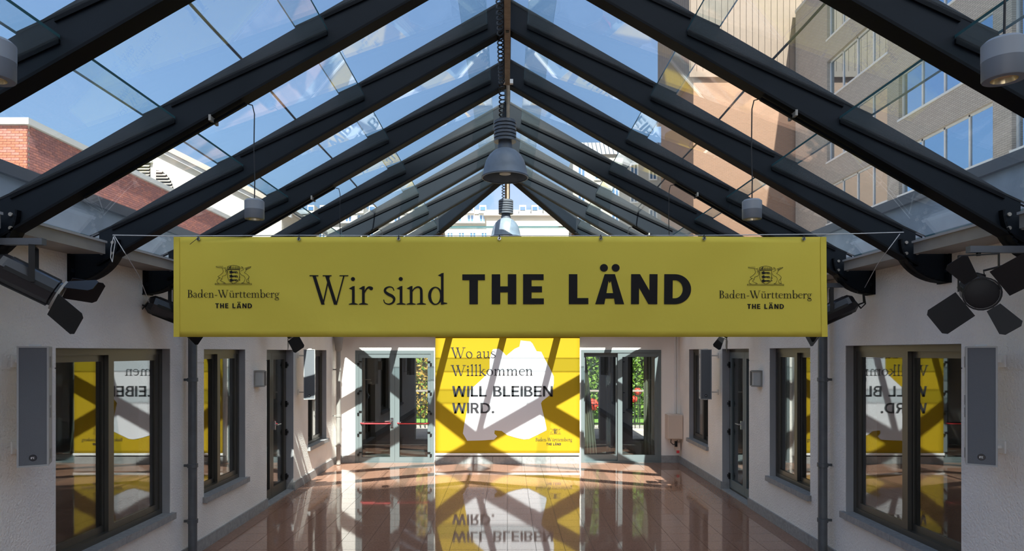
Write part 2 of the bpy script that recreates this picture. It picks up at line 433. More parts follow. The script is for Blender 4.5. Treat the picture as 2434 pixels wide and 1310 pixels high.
# sliding door, end wall
x0, x1, z0, z1 = D2
d = empty('door_2', ((x0+x1)/2, YB, 0), kind='structure', label='grey framed sliding glass door with curtains behind it')
m = MB(); rect_frame(m, x0, x1, z0, z1, .055, lambda m,a,b,c,e: m.box(a,b,YB-.01,YB+.12,c,e), wb=.03)
part('frame', m, 'doorframe', d)
xm = x0+.69
for a, b, y in ((x0+.03, xm+.02, .06), (xm, x1-.03, .0)):
    m = MB(); rect_frame(m, a, b, .032, z1-.04, .085 if y == 0 else .05, lambda m,p,q,c,e: m.box(p,q,YB+y,YB+y+.045,c,e), wb=.11, wt=.09)
    leaf = part('leaf', m, 'doorframe', d)
    w_ = .085 if y == 0 else .05
    m = MB(); m.box(a+w_, b-w_, YB+y+.018, YB+y+.027, .142, z1-.13); part('pane', m, 'doorglass', leaf)
# side doors
def side_door(name, side, y0, y1, z0, z1, lab):
    X = XL if side < 0 else XR; s = side
    root = empty(name, (X, (y0+y1)/2, 0), kind='structure', label=lab)
    def bx(m, d0, d1, a, b, c, e):
        xa, xb = X+s*d0, X+s*d1; m.box(min(xa,xb), max(xa,xb), a, b, c, e)
    m = MB(); bx(m, .004, .12, y1-.004, y1, .12, z1); bx(m, .004, .12, y0, y0+.004, .12, z1); bx(m, .004, .12, y0, y1, z1-.004, z1)
    part('reveal', m, 'reveal', root)
    m = MB(); bx(m, .0, .12, y1-.006, y1-.0005, .001, .12); bx(m, 0, .12, y0+.0005, y0+.006, .001, .12); part('reveal_base', m, 'stone', root)
    m = MB(); bx(m, -.01, .14, y0, y1, .0005, .018); part('threshold', m, 'stone', root)
    m = MB(); rect_frame(m, y0, y1, .018, z1, .05, lambda m,a,b,c,e: bx(m,.11,.18,a,b,c,e), wb=.03)
    part('frame', m, 'frame', root)
    ym = y0+.42*(y1-y0) if s < 0 else y0+.40*(y1-y0)
    for k, (a, b) in enumerate(((y0+.05, ym-.002), (ym+.002, y1-.05))):
        m = MB(); rect_frame(m, a, b, .05, z1-.05, .07, lambda m,p,q,c,e: bx(m,.10,.15,p,q,c,e), wb=.12, wt=.09)
        leaf = part('leaf', m, 'doorframe' if s > 0 else 'frame', root)
        m = MB(); bx(m, .12, .13, a+.07, b-.07, .17, z1-.14); part('pane', m, 'winglass', leaf)
        if k == 1:
            for zz in (.22, .88, 1.30, 1.88):
                m = MB(); bx(m, .08, .10, b-.03, b+.01, zz-.045, zz+.045); bx(m, .07, .085, b-.03, b+.03, zz-.02, zz+.02); part('hinge', m, 'black', leaf)
            m = MB(); bx(m, .06, .10, a+.015, a+.055, .98, 1.10)
            xx = X+s*.06; m.tube([(xx,a+.035,1.05),(X+s*.03,a+.035,1.05),(X+s*.03,a+.16,1.05)], .011); part('handle', m, 'chrome', leaf, smooth=True)
    return root
side_door('door_3', -1, *DL, lab='narrow glazed door with visible hinges beside the wall lamp, far speaker beyond it')
side_door('door_4', 1, *DR, lab='narrow glazed door in the shaded wall beside a wall lamp')

# ------------------------------------------------------------------ glass roof
T = .577; ZA = 4.45; YA = 8.95                      # pitch, apex underside, end of the ridge
EV = 3.02                                            # eave distance from the centre line
def zu(s): return ZA-T*s
US = [.145, 1.05, 1.94, 2.83]
def hp(k, s): return .107+(s-US[k])*.116             # height of glass above the rafter's underside
ROWS = [(US[0], US[1]+.19), (US[1], US[2]+.19), (US[2], EV+.05)]
ceil = empty('ceiling', (0, 5, 2.8), kind='structure', label='pitched glass roof on dark steel rafters with overlapping panes')
RY = [-1.1+i for i in range(11)]                     # rafters
def rafter(mbname, sgn, y, s0=0.0, s1=EV-.02, th=.03, matn='steel'):
    m = MB(); H0 = .235
    P = [(sgn*s0, zu(s0)), (sgn*s1, zu(s1)), (sgn*s1, zu(s1)+H0), (sgn*s0, zu(s0)+H0)]
    m.prism(P, 'y', y-th/2, y+th/2)
    r = part('rafter', m, matn, ceil)
    m = MB(); P = [(sgn*s0, zu(s0)-.014), (sgn*s1, zu(s1)-.014), (sgn*s1, zu(s1)+.002), (sgn*s0, zu(s0)+.002)]
    m.prism(P, 'y', y-.05, y+.05); part('flange', m, 'steel_dark', r)
    for k, (a, b) in enumerate(ROWS):
        a = max(a, s0); b = min(b-.17, s1)
        if b-a < .1: continue
        m = MB(); P = [(sgn*a, zu(a)+hp(k,a)-.026), (sgn*b, zu(b)+hp(k,b)-.026), (sgn*b, zu(b)+hp(k,b)-.006), (sgn*a, zu(a)+hp(k,a)-.006)]
        m.prism(P, 'y', y-.026, y+.026); part('glazing_bar', m, 'steel_dark', r)
    return r
for y in RY:
    for sg in (-1, 1): rafter('rafter', sg, y)
for j in range(3):
    for sg in (-1, 1): rafter('rafter', sg, YA+1+j, s0=1.0+j)
# hips
for sg in (-1, 1):
    m = MB(); n2 = Vector((1, -sg*1.0, 0)).normalized()*.03
    a = Vector((0, YA, 0)); b = Vector((sg*3.15, YA+3.15, 0))
    v = []
    for q in (n2, -n2):
        v += [(a.x+q.x, a.y+q.y, zu(0)), (b.x+q.x, b.y+q.y, zu(3.15)), (b.x+q.x, b.y+q.y, zu(3.15)+.235), (a.x+q.x, a.y+q.y, zu(0)+.235)]
    m.add(v, [(0,1,2,3),(7,6,5,4),(0,4,5,1),(1,5,6,2),(2,6,7,3),(3,7,4,0)])
    r = part('hip_rafter', m, 'steel', ceil)
    m = MB(); n2 = n2*1.7; v = []
    for q in (n2, -n2):
        v += [(a.x+q.x, a.y+q.y, zu(0)-.016), (b.x+q.x, b.y+q.y, zu(3.15)-.016), (b.x+q.x, b.y+q.y, zu(3.15)+.002), (a.x+q.x, a.y+q.y, zu(0)+.002)]
    m.add(v, [(0,1,2,3),(7,6,5,4),(0,4,5,1),(1,5,6,2),(2,6,7,3),(3,7,4,0)])
    part('flange', m, 'steel_dark', r)
for X in (0, -1, 1, -2, 2):
    s0 = abs(X)+.02; s1 = 3.2
    m = MB(); m.prism([(YA+s0, zu(s0)), (YA+s1, zu(s1)), (YA+s1, zu(s1)+.235), (YA+s0, zu(s0)+.235)], 'x', X-.035, X+.035)
    part('mullion', m, 'bronze', ceil)
# ridge beam cap
m = MB(); m.box(-.03, .03, YF, YA, zu(0)+.24, zu(0)+.262); part('ridge_bar', m, 'steel', ceil)

def clip(poly, fn):
    out = []
    for i in range(len(poly)):
        a, b = poly[i], poly[(i+1) % len(poly)]; fa, fb = fn(a), fn(b)
        if fa >= 0: out.append(a)
        if (fa >= 0) != (fb >= 0):
            t = fa/(fa-fb); out.append((a[0]+t*(b[0]-a[0]), a[1]+t*(b[1]-a[1])))
    return out
def pane(poly, to3):
    """poly in (s, lateral); to3 -> world; a thin sheet with two faces and a visible edge"""
    n = len(poly); m = MB(); th = .014
    v = [to3(p, 0) for p in poly]+[to3(p, th) for p in poly]
    m.add(v, [tuple(range(n)), tuple(range(2*n-1,n-1,-1))], 0)
    for i in range(n):
        j = (i+1) % n
        m.add([v[i], v[n+i], v[n+j], v[j]], [(0,1,2,3)], 1 if abs(poly[i][0]-poly[j][0]) < 1e-6 else 2)
    part('glass_pane', m, ['roofglass', 'glassedge', 'steel_dark'], ceil)
GAP = .017
ybays = [(RY[i], RY[i+1]) for i in range(len(RY)-1)]+[(8.9, 9.95), (9.95, 10.95), (10.95, 11.95)]
for y0, y1 in ybays:
    for sg in (-1, 1):
        for k, (a, b) in enumerate(ROWS):
            poly = [(a, y0+GAP), (b, y0+GAP), (b, y1-GAP), (a, y1-GAP)]
            poly = clip(poly, lambda p: p[0]-(p[1]-YA)-.04)
            if len(poly) < 3: continue
            pane(poly, lambda p, t, k=k, sg=sg: (sg*p[0], p[1], zu(p[0])+hp(k,p[0])+t))
        if y1 <= 8.95:
            poly = [(.0, y0+GAP), (.33, y0+GAP), (.33, y1-GAP), (0, y1-GAP)]
            pane(poly, lambda p, t, sg=sg: (sg*(p[0]+.004), p[1], zu(p[0])+.205+t))
for xa, xb in ((-3,-2),(-2,-1),(-1,0),(0,1),(1,2),(2,3)):
    for k, (a, b) in enumerate(ROWS):
        b2 = 3.24 if k == 2 else b
        poly = [(a, xa+.037), (b2, xa+.037), (b2, xb-.037), (a, xb-.037)]
        poly = clip(poly, lambda p: p[0]-abs(p[1])-.04)
        if len(poly) < 3: continue
        pane(poly, lambda p, t, k=k: (p[1], YA+p[0], zu(p[0])+hp(k,p[0])+t))

# brackets that carry the rafters: quarter discs on the walls
def bracket(sg, y, X):
    root = empty('rafter_bracket', (X, y, 2.6), kind='structure')
    cx, cz = X, zu(2.86)+.10; rx = .36; rz = cz-2.585
    pts = [(cx-sg*rx*math.cos(t_), cz-rz*math.sin(t_)) for t_ in [i*math.pi/2/14 for i in range(15)]]
    m = MB(); m.prism([(cx, cz)]+pts, 'y', y-.012, y+.012); part('plate', m, 'steel', root)
    m = MB()
    for i in range(len(pts)-1):
        (ax, az), (bx_, bz) = pts[i], pts[i+1]
        m.add([(ax,y-.05,az),(bx_,y-.05,bz),(bx_,y+.05,bz),(ax,y+.05,az),(ax+sg*.014,y-.05,az+.003),(bx_+sg*.01,y-.05,bz+.014),(bx_+sg*.01,y+.05,bz+.014),(ax+sg*.014,y+.05,az+.003)],
              [(0,1,2,3),(4,7,6,5),(0,4,5,1),(3,2,6,7)])
    part('curved_flange', m, 'steel_dark', root, smooth=True)
    m = MB(); m.box(min(X, X-sg*.02), max(X, X-sg*.02), y-.07, y+.07, 2.58, cz-.02); part('wall_plate', m, 'steel_dark', root)
    for dz in (.06, .2):
        m = MB(); m.box(min(X-sg*.02, X-sg*.03), max(X-sg*.02, X-sg*.03), y-.055, y-.03, 2.6+dz, 2.625+dz); part('bolt', m, 'steel', root)
    for dx, dz in ((.22, .10), (.30, .10), (.22, .02), (.30, .02)):
        m = MB(); m.lathe([(0,-.024),(.012,-.024),(.012,-.012)], (X-sg*dx, y, cz-.12+dz), 8, axis='y'); part('bolt', m, 'gutter', root)
    return root
for y in [-.1+i for i in range(13)]:
    if y > 12.0: continue
    for sg, X in ((-1, XL), (1, XR)): bracket(sg, y, X)
# eave beams
for sg, X, nm in ((-1, XL, 'left'), (1, XR, 'right')):
    root = empty('trim_1' if sg < 0 else 'trim_2', (X, 5, 2.8), kind='structure', label='grey metal eave gutter on the '+nm+' wall')
    yy = [-2]+[-.1+i for i in range(13)]
    for i in range(len(yy)-1):
        a, b = yy[i]+.056, min(yy[i+1]-.056, YB-.02)
        if b <= a: continue
        m = MB(); xa, xb = X, X-sg*.27; m.box(min(xa,xb), max(xa,xb), a, b, 2.79, 2.868); part('gutter_box', m, 'gutter', root)
        m = MB(); xa, xb = X-sg*.262, X-sg*.285; m.box(min(xa,xb), max(xa,xb), a, b, 2.868, 2.884); part('gutter_lip', m, 'coping', root)
root = empty('trim_3', (0, YB, 2.5), kind='structure', label='grey metal eave beam over the end wall')
m = MB(); m.box(XL, XR, YB-.25, YB+.3, 2.46, 2.57); part('gutter_box', m, 'gutter', root)

# ------------------------------------------------------------------ side wings: rooms behind windows and their roofs
for sg, X, nm in ((-1, XL-.3, 'left'), (1, XR+.3, 'right')):
    X2 = X+sg*2.6
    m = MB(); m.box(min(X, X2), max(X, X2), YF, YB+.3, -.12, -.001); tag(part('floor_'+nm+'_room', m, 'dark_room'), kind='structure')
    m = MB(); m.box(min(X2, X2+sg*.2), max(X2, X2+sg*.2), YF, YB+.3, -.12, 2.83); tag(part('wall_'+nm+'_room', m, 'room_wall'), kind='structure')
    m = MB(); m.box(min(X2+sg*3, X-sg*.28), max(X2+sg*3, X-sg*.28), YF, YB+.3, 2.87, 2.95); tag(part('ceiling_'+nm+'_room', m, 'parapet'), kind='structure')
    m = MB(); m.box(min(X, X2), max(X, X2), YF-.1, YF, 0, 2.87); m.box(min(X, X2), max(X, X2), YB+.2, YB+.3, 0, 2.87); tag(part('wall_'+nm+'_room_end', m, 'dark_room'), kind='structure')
    # parapet outside, seen through the lowest panes
    pz = 3.60 if sg < 0 else 3.66
    m = MB(); xa, xb = sg*4.05, sg*4.35; m.box(min(xa,xb), max(xa,xb), YF, 13.5, 2.95, pz-.10)
    pp = part('wall_'+nm+'_parapet', m, 'parapet', kind='structure', label='rendered roof parapet with a dark coping outside the '+nm+' eave')
    m = MB(); xa, xb = sg*4.0, sg*4.42; m.box(min(xa,xb), max(xa,xb), YF, 13.5, pz-.10, pz); part('coping', m, 'coping_dark', pp)

# ------------------------------------------------------------------ lettering: a small serif and a small bold sans drawn by hand
class Ink:
    """flat print: a list of polygons in (x, y), y up, cap height 1"""
    def __init__(s): s.p = []
    def poly(s, *pts): s.p.append([tuple(q) for q in pts]); return s
    def rect(s, x0, y0, x1, y1): return s.poly((x0,y0),(x1,y0),(x1,y1),(x0,y1))
    def dot(s, x, y, r, n=20): return s.poly(*[(x+r*math.cos(2*math.pi*k/n), y+r*math.sin(2*math.pi*k/n)) for k in range(n)])
    def ring(s, cx, cy, ro, ri, a0=0, a1=360, n=36, off=(0,0), tilt=0):
        ct, st = math.cos(R(tilt)), math.sin(R(tilt))
        def e(r, t, o=(0,0)):
            x, y = r[0]*math.cos(t)+o[0], r[1]*math.sin(t)+o[1]
            return (cx+x*ct-y*st, cy+x*st+y*ct)
        for k in range(n):
            t0, t1 = R(a0+(a1-a0)*k/n), R(a0+(a1-a0)*(k+1)/n)
            s.poly(e(ro,t0), e(ro,t1), e(ri,t1,off), e(ri,t0,off))
        return s
    def stroke(s, pts, wid, sub=6):
        P = [Vector((*p, 0)) for p in pts]; n = len(P)
        wid = wid if isinstance(wid, (list, tuple)) else [wid]*n
        C = []
        for i in range(n-1):
            p0, p1, p2, p3 = P[max(i-1,0)], P[i], P[i+1], P[min(i+2,n-1)]
            for j in range(sub):
                t = j/sub
                C.append((.5*((2*p1)+(p2-p0)*t+(2*p0-5*p1+4*p2-p3)*t*t+(3*p1-p0-3*p2+p3)*t**3), wid[i]*(1-t)+wid[i+1]*t))
        C.append((P[-1], wid[-1]))
        L, Rr = [], []
        for i, (c, w) in enumerate(C):
            t = (C[min(i+1,len(C)-1)][0]-C[max(i-1,0)][0])
            t = t.normalized() if t.length > 1e-9 else Vector((1,0,0))
            nn = Vector((-t.y, t.x, 0))*w/2
            L.append((c+nn)[:2]); Rr.append((c-nn)[:2])
        for i in range(len(C)-1): s.poly(L[i], L[i+1], Rr[i+1], Rr[i])
        return s
    def line(s, pts, w):
        for a, b in zip(pts[:-1], pts[1:]):
            a, b = Vector(a), Vector(b); t = (b-a)
            if t.length < 1e-9: continue
            t.normalize(); nn = Vector((-t.y, t.x))*w/2; e = t*w*.3
            s.poly(a-e+nn, b+e+nn, b+e-nn, a-e-nn)
        return s
    def put(s, o, dx, dy=0, k=1, kx=None):
        kx = k if kx is None else kx
        for q in o.p: s.p.append([(dx+x*kx, dy+y*k) for x, y in q])
        return s

ST = .088   # serif stem
def stem(g, x, y0, y1, base=True, flag=True, st=ST):
    g.rect(x-st/2, y0, x+st/2, y1)
    if base:
        g.poly((x-.15,y0),(x+.15,y0),(x+.15,y0+.022),(x+st/2,y0+.06),(x-st/2,y0+.06),(x-.15,y0+.022))
    if flag: g.poly((x-.15,y1-.075),(x-st/2,y1-.11),(x+st/2,y1-.02),(x+st/2,y1+.015),(x-.02,y1))
XH = .62
def serif(c):
    g = Ink()
    if c in 'iü' or c == 'l':
        pass
    if c == 'i': stem(g, .16, 0, XH); g.dot(.15, .87, .068); return g, .33
    if c == 'l': stem(g, .16, 0, 1.06); return g, .33
    if c == 'n' or c == 'm':
        stem(g, .16, 0, XH); x = .16
        for k in range(2 if c == 'm' else 1):
            g.stroke([(x+.02,.42),(x+.11,.55),(x+.23,.595),(x+.315,.54),(x+.335,.40),(x+.335,.05)], [.03,.045,.06,.08,ST,ST])
            x += .335; stem(g, x, 0, .25, flag=False)
        return g, (.68 if c == 'n' else 1.015)
    if c in 'uü':
        g.rect(.12, .15, .12+ST, XH); g.poly((.01,XH),(.208,XH),(.208,XH-.03),(.12,XH-.05),(.01,XH-.022))
        g.stroke([(.165,.2),(.185,.08),(.27,.03),(.38,.06),(.47,.15)], [ST,.08,.06,.045,.03])
        g.rect(.47, .04, .47+ST, XH); g.poly((.36,XH),(.558,XH),(.558,XH-.03),(.47,XH-.05),(.36,XH-.022)); g.poly((.47,.0),(.66,.03),(.66,.055),(.558,.07),(.47,.07))
        if c == 'ü': g.dot(.25, .83, .055); g.dot(.44, .83, .055)
        return g, .68
    if c == 'r':
        stem(g, .16, 0, XH); g.stroke([(.19,.40),(.26,.53),(.34,.585),(.41,.57)], [.03,.05,.07,.09]); g.dot(.415,.55,.062); return g, .475
    if c == 's':
        g.stroke([(.39,.47),(.34,.575),(.22,.60),(.11,.54),(.10,.44),(.20,.355),(.33,.285),(.395,.19),(.35,.07),(.22,.015),(.09,.06),(.05,.17)], [.03,.035,.045,.07,.085,.1,.1,.085,.065,.045,.035,.03]); return g, .46
    if c == 'o': g.ring(.30, .305, (.27,.32), (.175,.285), tilt=12); return g, .60
    if c == 'd':
        g.ring(.27, .295, (.235,.31), (.145,.268), off=(.012,0), tilt=0); stem(g, .50, .0, 1.06, base=False); g.poly((.456,0),(.66,.03),(.66,.055),(.544,.075),(.456,.075)); return g, .68
    if c == 'b':
        stem(g, .14, .06, 1.06, base=False); g.ring(.36, .305, (.245,.32), (.155,.275), off=(-.012,0)); g.poly((.096,.0),(.14,.0),(.30,.04),(.184,.1),(.096,.1)); return g, .645
    if c == 'a':
        g.stroke([(.09,.47),(.13,.57),(.23,.60),(.32,.555),(.345,.44),(.345,.12),(.38,.04),(.47,.05)], [.07,.06,.045,.07,ST,ST,.06,.03])
        g.stroke([(.345,.36),(.20,.30),(.09,.22),(.075,.11),(.15,.03),(.26,.05),(.345,.13)], [.03,.04,.06,.085,.07,.045,.03]); return g, .50
    if c == 'e':
        g.stroke([(.07,.33),(.48,.40),(.46,.51),(.37,.59),(.25,.595),(.13,.51),(.085,.35),(.11,.18),(.22,.06),(.36,.045),(.49,.14)], [.03,.035,.06,.05,.045,.07,.095,.095,.075,.05,.025]); return g, .54
    if c == 'k':
        stem(g, .16, 0, 1.06); g.stroke([(.19,.30),(.33,.45),(.46,.60)], .04, 3); g.poly((.33,.60),(.58,.60),(.58,.625),(.33,.625))
        g.stroke([(.25,.36),(.40,.19),(.56,.03),(.66,.0)], [.06,.1,.1,.03], 4); return g, .64
    if c == 't':
        g.stroke([(.17,.80),(.17,.60),(.17,.16),(.20,.05),(.29,.025),(.40,.08)], [.02,ST,ST,.08,.05,.025]); g.poly((.03,.57),(.13,.62),(.38,.62),(.38,.575),(.03,.555)); return g, .415
    if c == 'g':
        g.ring(.25, .42, (.20,.20), (.12,.165)); g.ring(.27, -.19, (.25,.17), (.19,.115)); g.stroke([(.14,.26),(.09,.16),(.15,.06),(.32,.04),(.45,-.04)], [.03,.05,.07,.08,.06]); g.stroke([(.40,.54),(.47,.60),(.56,.585)], [.03,.05,.07]); return g, .565
    if c == 'B':
        g.rect(.12, 0, .235, 1); g.rect(.02, 0, .3, .035); g.rect(.02, .965, .3, 1)
        g.ring(.29, .755, (.25,.245), (.14,.205), -90, 90, 18); g.ring(.30, .27, (.31,.27), (.19,.23), -90, 90, 18); g.rect(.2, .965, .3, 1); g.rect(.2, 0, .31, .035); g.rect(.2, .50, .3, .54); return g, .665
    if c == 'W':
        def dg(x0, x1, w0): g.poly((x0-w0/2, .97), (x0+w0/2, .97), (x1+w0/2, 0), (x1-w0/2, 0))
        dg(.13, .42, .11); dg(.62, .42, .045); dg(.545, .83, .11); dg(1.10, .85, .045)
        for x in (.12, .55, 1.10): g.rect(x-.14, .965, x+.15, 1)
        return g, 1.25
    if c == '-': g.rect(.05, .27, .33, .335); return g, .38
    return g, .30
def sans(c, t=.27):
    g = Ink()
    if c == 'T': g.rect(0, 1-t*.72, .72, 1); g.rect(.36-t/2, 0, .36+t/2, 1); return g, .72
    if c == 'H': g.rect(0,0,t,1); g.rect(.78-t,0,.78,1); g.rect(0,.5-t*.38,.78,.5+t*.36); return g, .78
    if c == 'E': g.rect(0,0,t,1); g.rect(0,0,.66,t*.72); g.rect(0,1-t*.72,.65,1); g.rect(0,.5-t*.38,.60,.5+t*.36); return g, .66
    if c == 'L': g.rect(0,0,t,1); g.rect(0,0,.62,t*.76); return g, .62
    if c == 'I': g.rect(0,0,t,1); return g, t
    if c in 'ÄA':
        w = .92; a = t*1.08
        g.poly((0,0),(a,0),(w/2+.0,1),(w/2-a*.56,1)); g.poly((w-a,0),(w,0),(w/2+a*.56,1),(w/2,1)); g.rect(.24,.19,w-.24,.19+t*.66)
        g.poly((w/2-a*.56,1),(w/2+a*.56,1),(w/2,.70))
        if c == 'Ä': g.dot(w/2-.185,1.21,.118*t/.25,28); g.dot(w/2+.185,1.21,.118*t/.25,28)
        return g, w
    if c == 'N': g.rect(0,0,t*.95,1); g.rect(.84-t*.95,0,.84,1); g.poly((0,1),(t*1.05,1),(.84,0),(.84-t*1.05,0)); return g, .84
    if c == 'D':
        g.rect(0,0,t,1); g.ring(.34, .5, (.52,.5), (.52-t,.5-t*.74), -90, 90, 26); g.rect(t,0,.35,t*.74); g.rect(t,1-t*.74,.35,1); return g, .86
    if c == 'B':
        g.rect(0,0,t,1); b = t*.78
        g.ring(.40,.745,(.27,.255),(.27-t*.9,.255-b*.9),-90,90,18); g.ring(.42,.27,(.31,.27),(.31-t*.9,.27-b*.9),-90,90,18)
        g.rect(t,0,.43,b*.9); g.rect(t,1-b*.9,.41,1); g.rect(t,.49,.43,.49+b*.62); return g, .73
    if c == 'R':
        g.rect(0,0,t,1); b = t*.8; g.ring(.38,.70,(.31,.30),(.31-t*.92,.30-b*.9),-90,90,20); g.rect(t,.40,.39,.40+b*.9); g.rect(t,1-b*.9,.39,1)
        g.poly((.30,.42),(.30+t*1.15,.46),(.74,0),(.74-t*1.2,0)); return g, .74
    if c == 'W':
        a = t*1.0
        for x0, x1 in ((0,.27),(.58,.27),(.58,.89),(1.16,.89)):
            g.poly((x0-a*.5+ (a*.5 if x0 == 0 else 0) - (a*.5 if x0 == 1.16 else 0), 1), (x0+a*.5+(a*.5 if x0 == 0 else 0)-(a*.5 if x0 == 1.16 else 0), 1), (x1+a*.48, 0), (x1-a*.48, 0))
        return g, 1.16
    if c == '.': g.dot(t*.55, t*.55, t*.58); return g, t*1.1
    return g, .36
def text(s, font, **k):
    g = Ink(); x = 0
    gap = k.pop('gap', 0)
    for c in s:
        q, w = font(c, **k); g.put(q, x); x += w+gap
    xs_ = [p[0] for q in g.p for p in q]
    return g, min(xs_), max(xs_)
def words(s, font, **k):
    """the same text as separate inks, one per word"""
    out = [Ink()]; x = 0; gap = k.pop('gap', 0)
    for c in s:
        if c == '.': out.append(Ink())
        q, w = font(c, **k); out[-1].put(q, x); x += w+gap
        if c == ' ': out.append(Ink())
    return out
def print_text(name, s, font, x0, x1, base, cap, d, surf, matname, parent, **k):
    t_ = text(s, font, **k); pl2 = fit(t_, x0, x1, base, cap, d, surf)
    for ink in words(s, font, **k): print_on(name, ink, pl2, matname, parent)

def emblem():
    """crown, shield with three lions, stag and griffin on a ledge; unit box about 7.6 x 4.1"""
    g = Ink()
    def q(*a): return [((x-790)/100, (580-y)/100) for x, y in a]
    def ln(w, *a): g.line(q(*a), w)
    g.line(q((790,553),(1550,553),(1550,578),(790,578),(790,553)), .07)
    ln(.085, (1055,265),(1055,430),(1075,490),(1130,535),(1175,552),(1225,535),(1275,490),(1297,430),(1297,265),(1055,265))
    ln(.08, (1040,255),(1050,205),(1100,188),(1175,174),(1250,188),(1300,205),(1312,255),(1040,255)); ln(.06, (1048,230),(1305,230))
    for x in (1075,1110,1145,1180,1215,1250,1280): ln(.06, (x,195+abs(x-1178)*.08),(x,255))
    g.poly(*q((1085,232),(1100,205),(1118,190),(1130,200),(1112,222),(1105,245)))
    for y in (0, 84, 166):
        g.poly(*q((1085,300+y),(1115,296+y),(1122,282+y),(1145,286+y),(1150,306+y),(1128,330+y),(1095,322+y)))
        g.poly(*q((1125,305+y),(1215,306+y),(1222,328+y),(1130,333+y)))
        g.poly(*q((1205,303+y),(1255,303+y),(1248,316+y),(1222,322+y)))
        g.poly(*q((1095,345+y),(1085,336+y),(1120,322+y),(1150,318+y),(1140,332+y)))
        g.poly(*q((1125,352+y),(1110,344+y),(1150,325+y),(1175,325+y),(1150,340+y)))
        g.poly(*q((1240,310+y),(1258,312+y),(1272,348+y),(1258,346+y),(1248,328+y)))
        g.poly(*q((1212,322+y),(1232,318+y),(1236,342+y),(1222,348+y)))
    # stag
    ln(.075, (812,208),(870,222),(935,226),(975,238),(1015,222)); 
    for x in (825,850,878,905,930,955): ln(.06, (x,215),(x-8,190))
    ln(.075, (940,238),(968,295),(950,335),(905,375),(850,410),(885,440),(840,470),(826,510),(850,548))
    ln(.075, (1000,240),(1032,280),(1010,300),(1036,345),(1015,380),(945,405),(930,470),(898,485),(915,505),(985,532),(1000,550),(955,548))
    ln(.065, (880,430),(930,450)); ln(.06, (850,545),(880,550)); ln(.06, (1000,270),(1040,300),(1050,330))
    # griffin
    ln(.08, (1400,240),(1470,215),(1535,203),(1520,222),(1445,262),(1425,300),(1400,330)); ln(.06, (1420,250),(1500,222)); ln(.06,(1415,270),(1460,245))
    ln(.075, (1330,215),(1350,205),(1372,225),(1350,240),(1325,235)); ln(.07, (1370,230),(1385,265),(1345,285),(1320,300))
    ln(.075, (1400,330),(1460,365),(1500,410),(1480,450),(1450,470),(1445,520),(1510,545)); ln(.07, (1310,330),(1330,370),(1395,400),(1415,440),(1408,490),(1380,530),(1340,548),(1400,548))
    ln(.06, (1500,410),(1480,470),(1500,520),(1470,545)); ln(.06, (1300,400),(1310,440),(1290,450)); g.dot(4.9+.2, 1.0, .12, 10)
    return g

def print_on(name, ink, place, matname, parent, bend=None):
    """ink polygons placed on a sheet: place(x,y)->(X,Y,Z)"""
    m = MB()
    for q in ink.p:
        m.add([place(x, y) for x, y in q], [tuple(range(len(q)))])
    me = bpy.data.meshes.new(name); base = wloc(parent)
    me.from_pydata([tuple(Vector(v)-base) for v in m.v], [], m.f); me.materials.append(M[matname]); me.update()
    o = bpy.data.objects.new(name, me); col.objects.link(o); o.parent = parent
    return o
def fit(ink3, x0, x1, base, cap, d, surf):
    g, a, b = ink3; kx = (x1-x0)/(b-a)
    def place(x, y):
        p = at(x0+(x-a)*kx, base-y*cap, d); return (p.x, surf(p.x, p.z), p.z)
    return place

# ------------------------------------------------------------------ the wide banner hung across the hall
DB = 4.90
bx0, bx1 = at(412,0,DB).x, at(1965,0,DB).x; bz1, bz0 = at(0,563,DB).z, at(0,801,DB).z
def surf(x, z, off=-.0055):
    u = (x-bx0)/(bx1-bx0); w = (z-bz0)/(bz1-bz0)
    y = .012*math.sin(5.2*u+1.5*w)+.006*math.sin(9*u-3.4*w+1)*(1-w*.5)
    y += .011*math.exp(-((u-.80-.22*(w-.5))/.05)**2)*(.35+.65*w)
    y -= .009*math.exp(-((u-.13+.25*(w-.5))/.05)**2)*(1-.5*w)
    y += .004*math.exp(-(u/.006)**2)+.004*math.exp(-((1-u)/.006)**2)
    return DB+y+off
bn = empty('banner', ((bx0+bx1)/2, DB, bz0), label='long olive yellow fabric banner reading Wir sind THE LÄND hung across the hall', cat='banner')
m = MB(); NU, NV = 180, 16
vv = []
for j in range(NV+1):
    for i in range(NU+1):
        x = bx0+(bx1-bx0)*i/NU; z = bz0+(bz1-bz0)*j/NV
        vv.append((x, surf(x, z, 0), z))
m.add(vv, [(j*(NU+1)+i, j*(NU+1)+i+1, (j+1)*(NU+1)+i+1, (j+1)*(NU+1)+i) for j in range(NV) for i in range(NU)])
cl = part('cloth', m, 'banner', bn, smooth=True)
sm = cl.modifiers.new('thick', 'SOLIDIFY'); sm.thickness = .003; sm.offset = 0
for i, (a, b) in enumerate(((bx0, bx0+.045), (bx1-.045, bx1))):
    m = MB(); n = 8
    for j in range(n):
        za, zb = bz0+(bz1-bz0)*j/n, bz0+(bz1-bz0)*(j+1)/n
        m.add([(a,surf(a,za,-.006),za),(b,surf(b,za,-.006),za),(b,surf(b,zb,-.006),zb),(a,surf(a,zb,-.006),zb)], [(0,1,2,3)])
    part('side_hem', m, 'banner', bn)
S0 = lambda x, z: surf(x, z)
print_text('serif_word', 'Wir sind', serif, 735, 1063, 724, 70, DB, S0, 'print_black', bn)
print_text('bold_word', 'THE LÄND', sans, 1099, 1642, 723.5, 71, DB, S0, 'print_black', bn, t=.27, gap=.215)
em = emblem()
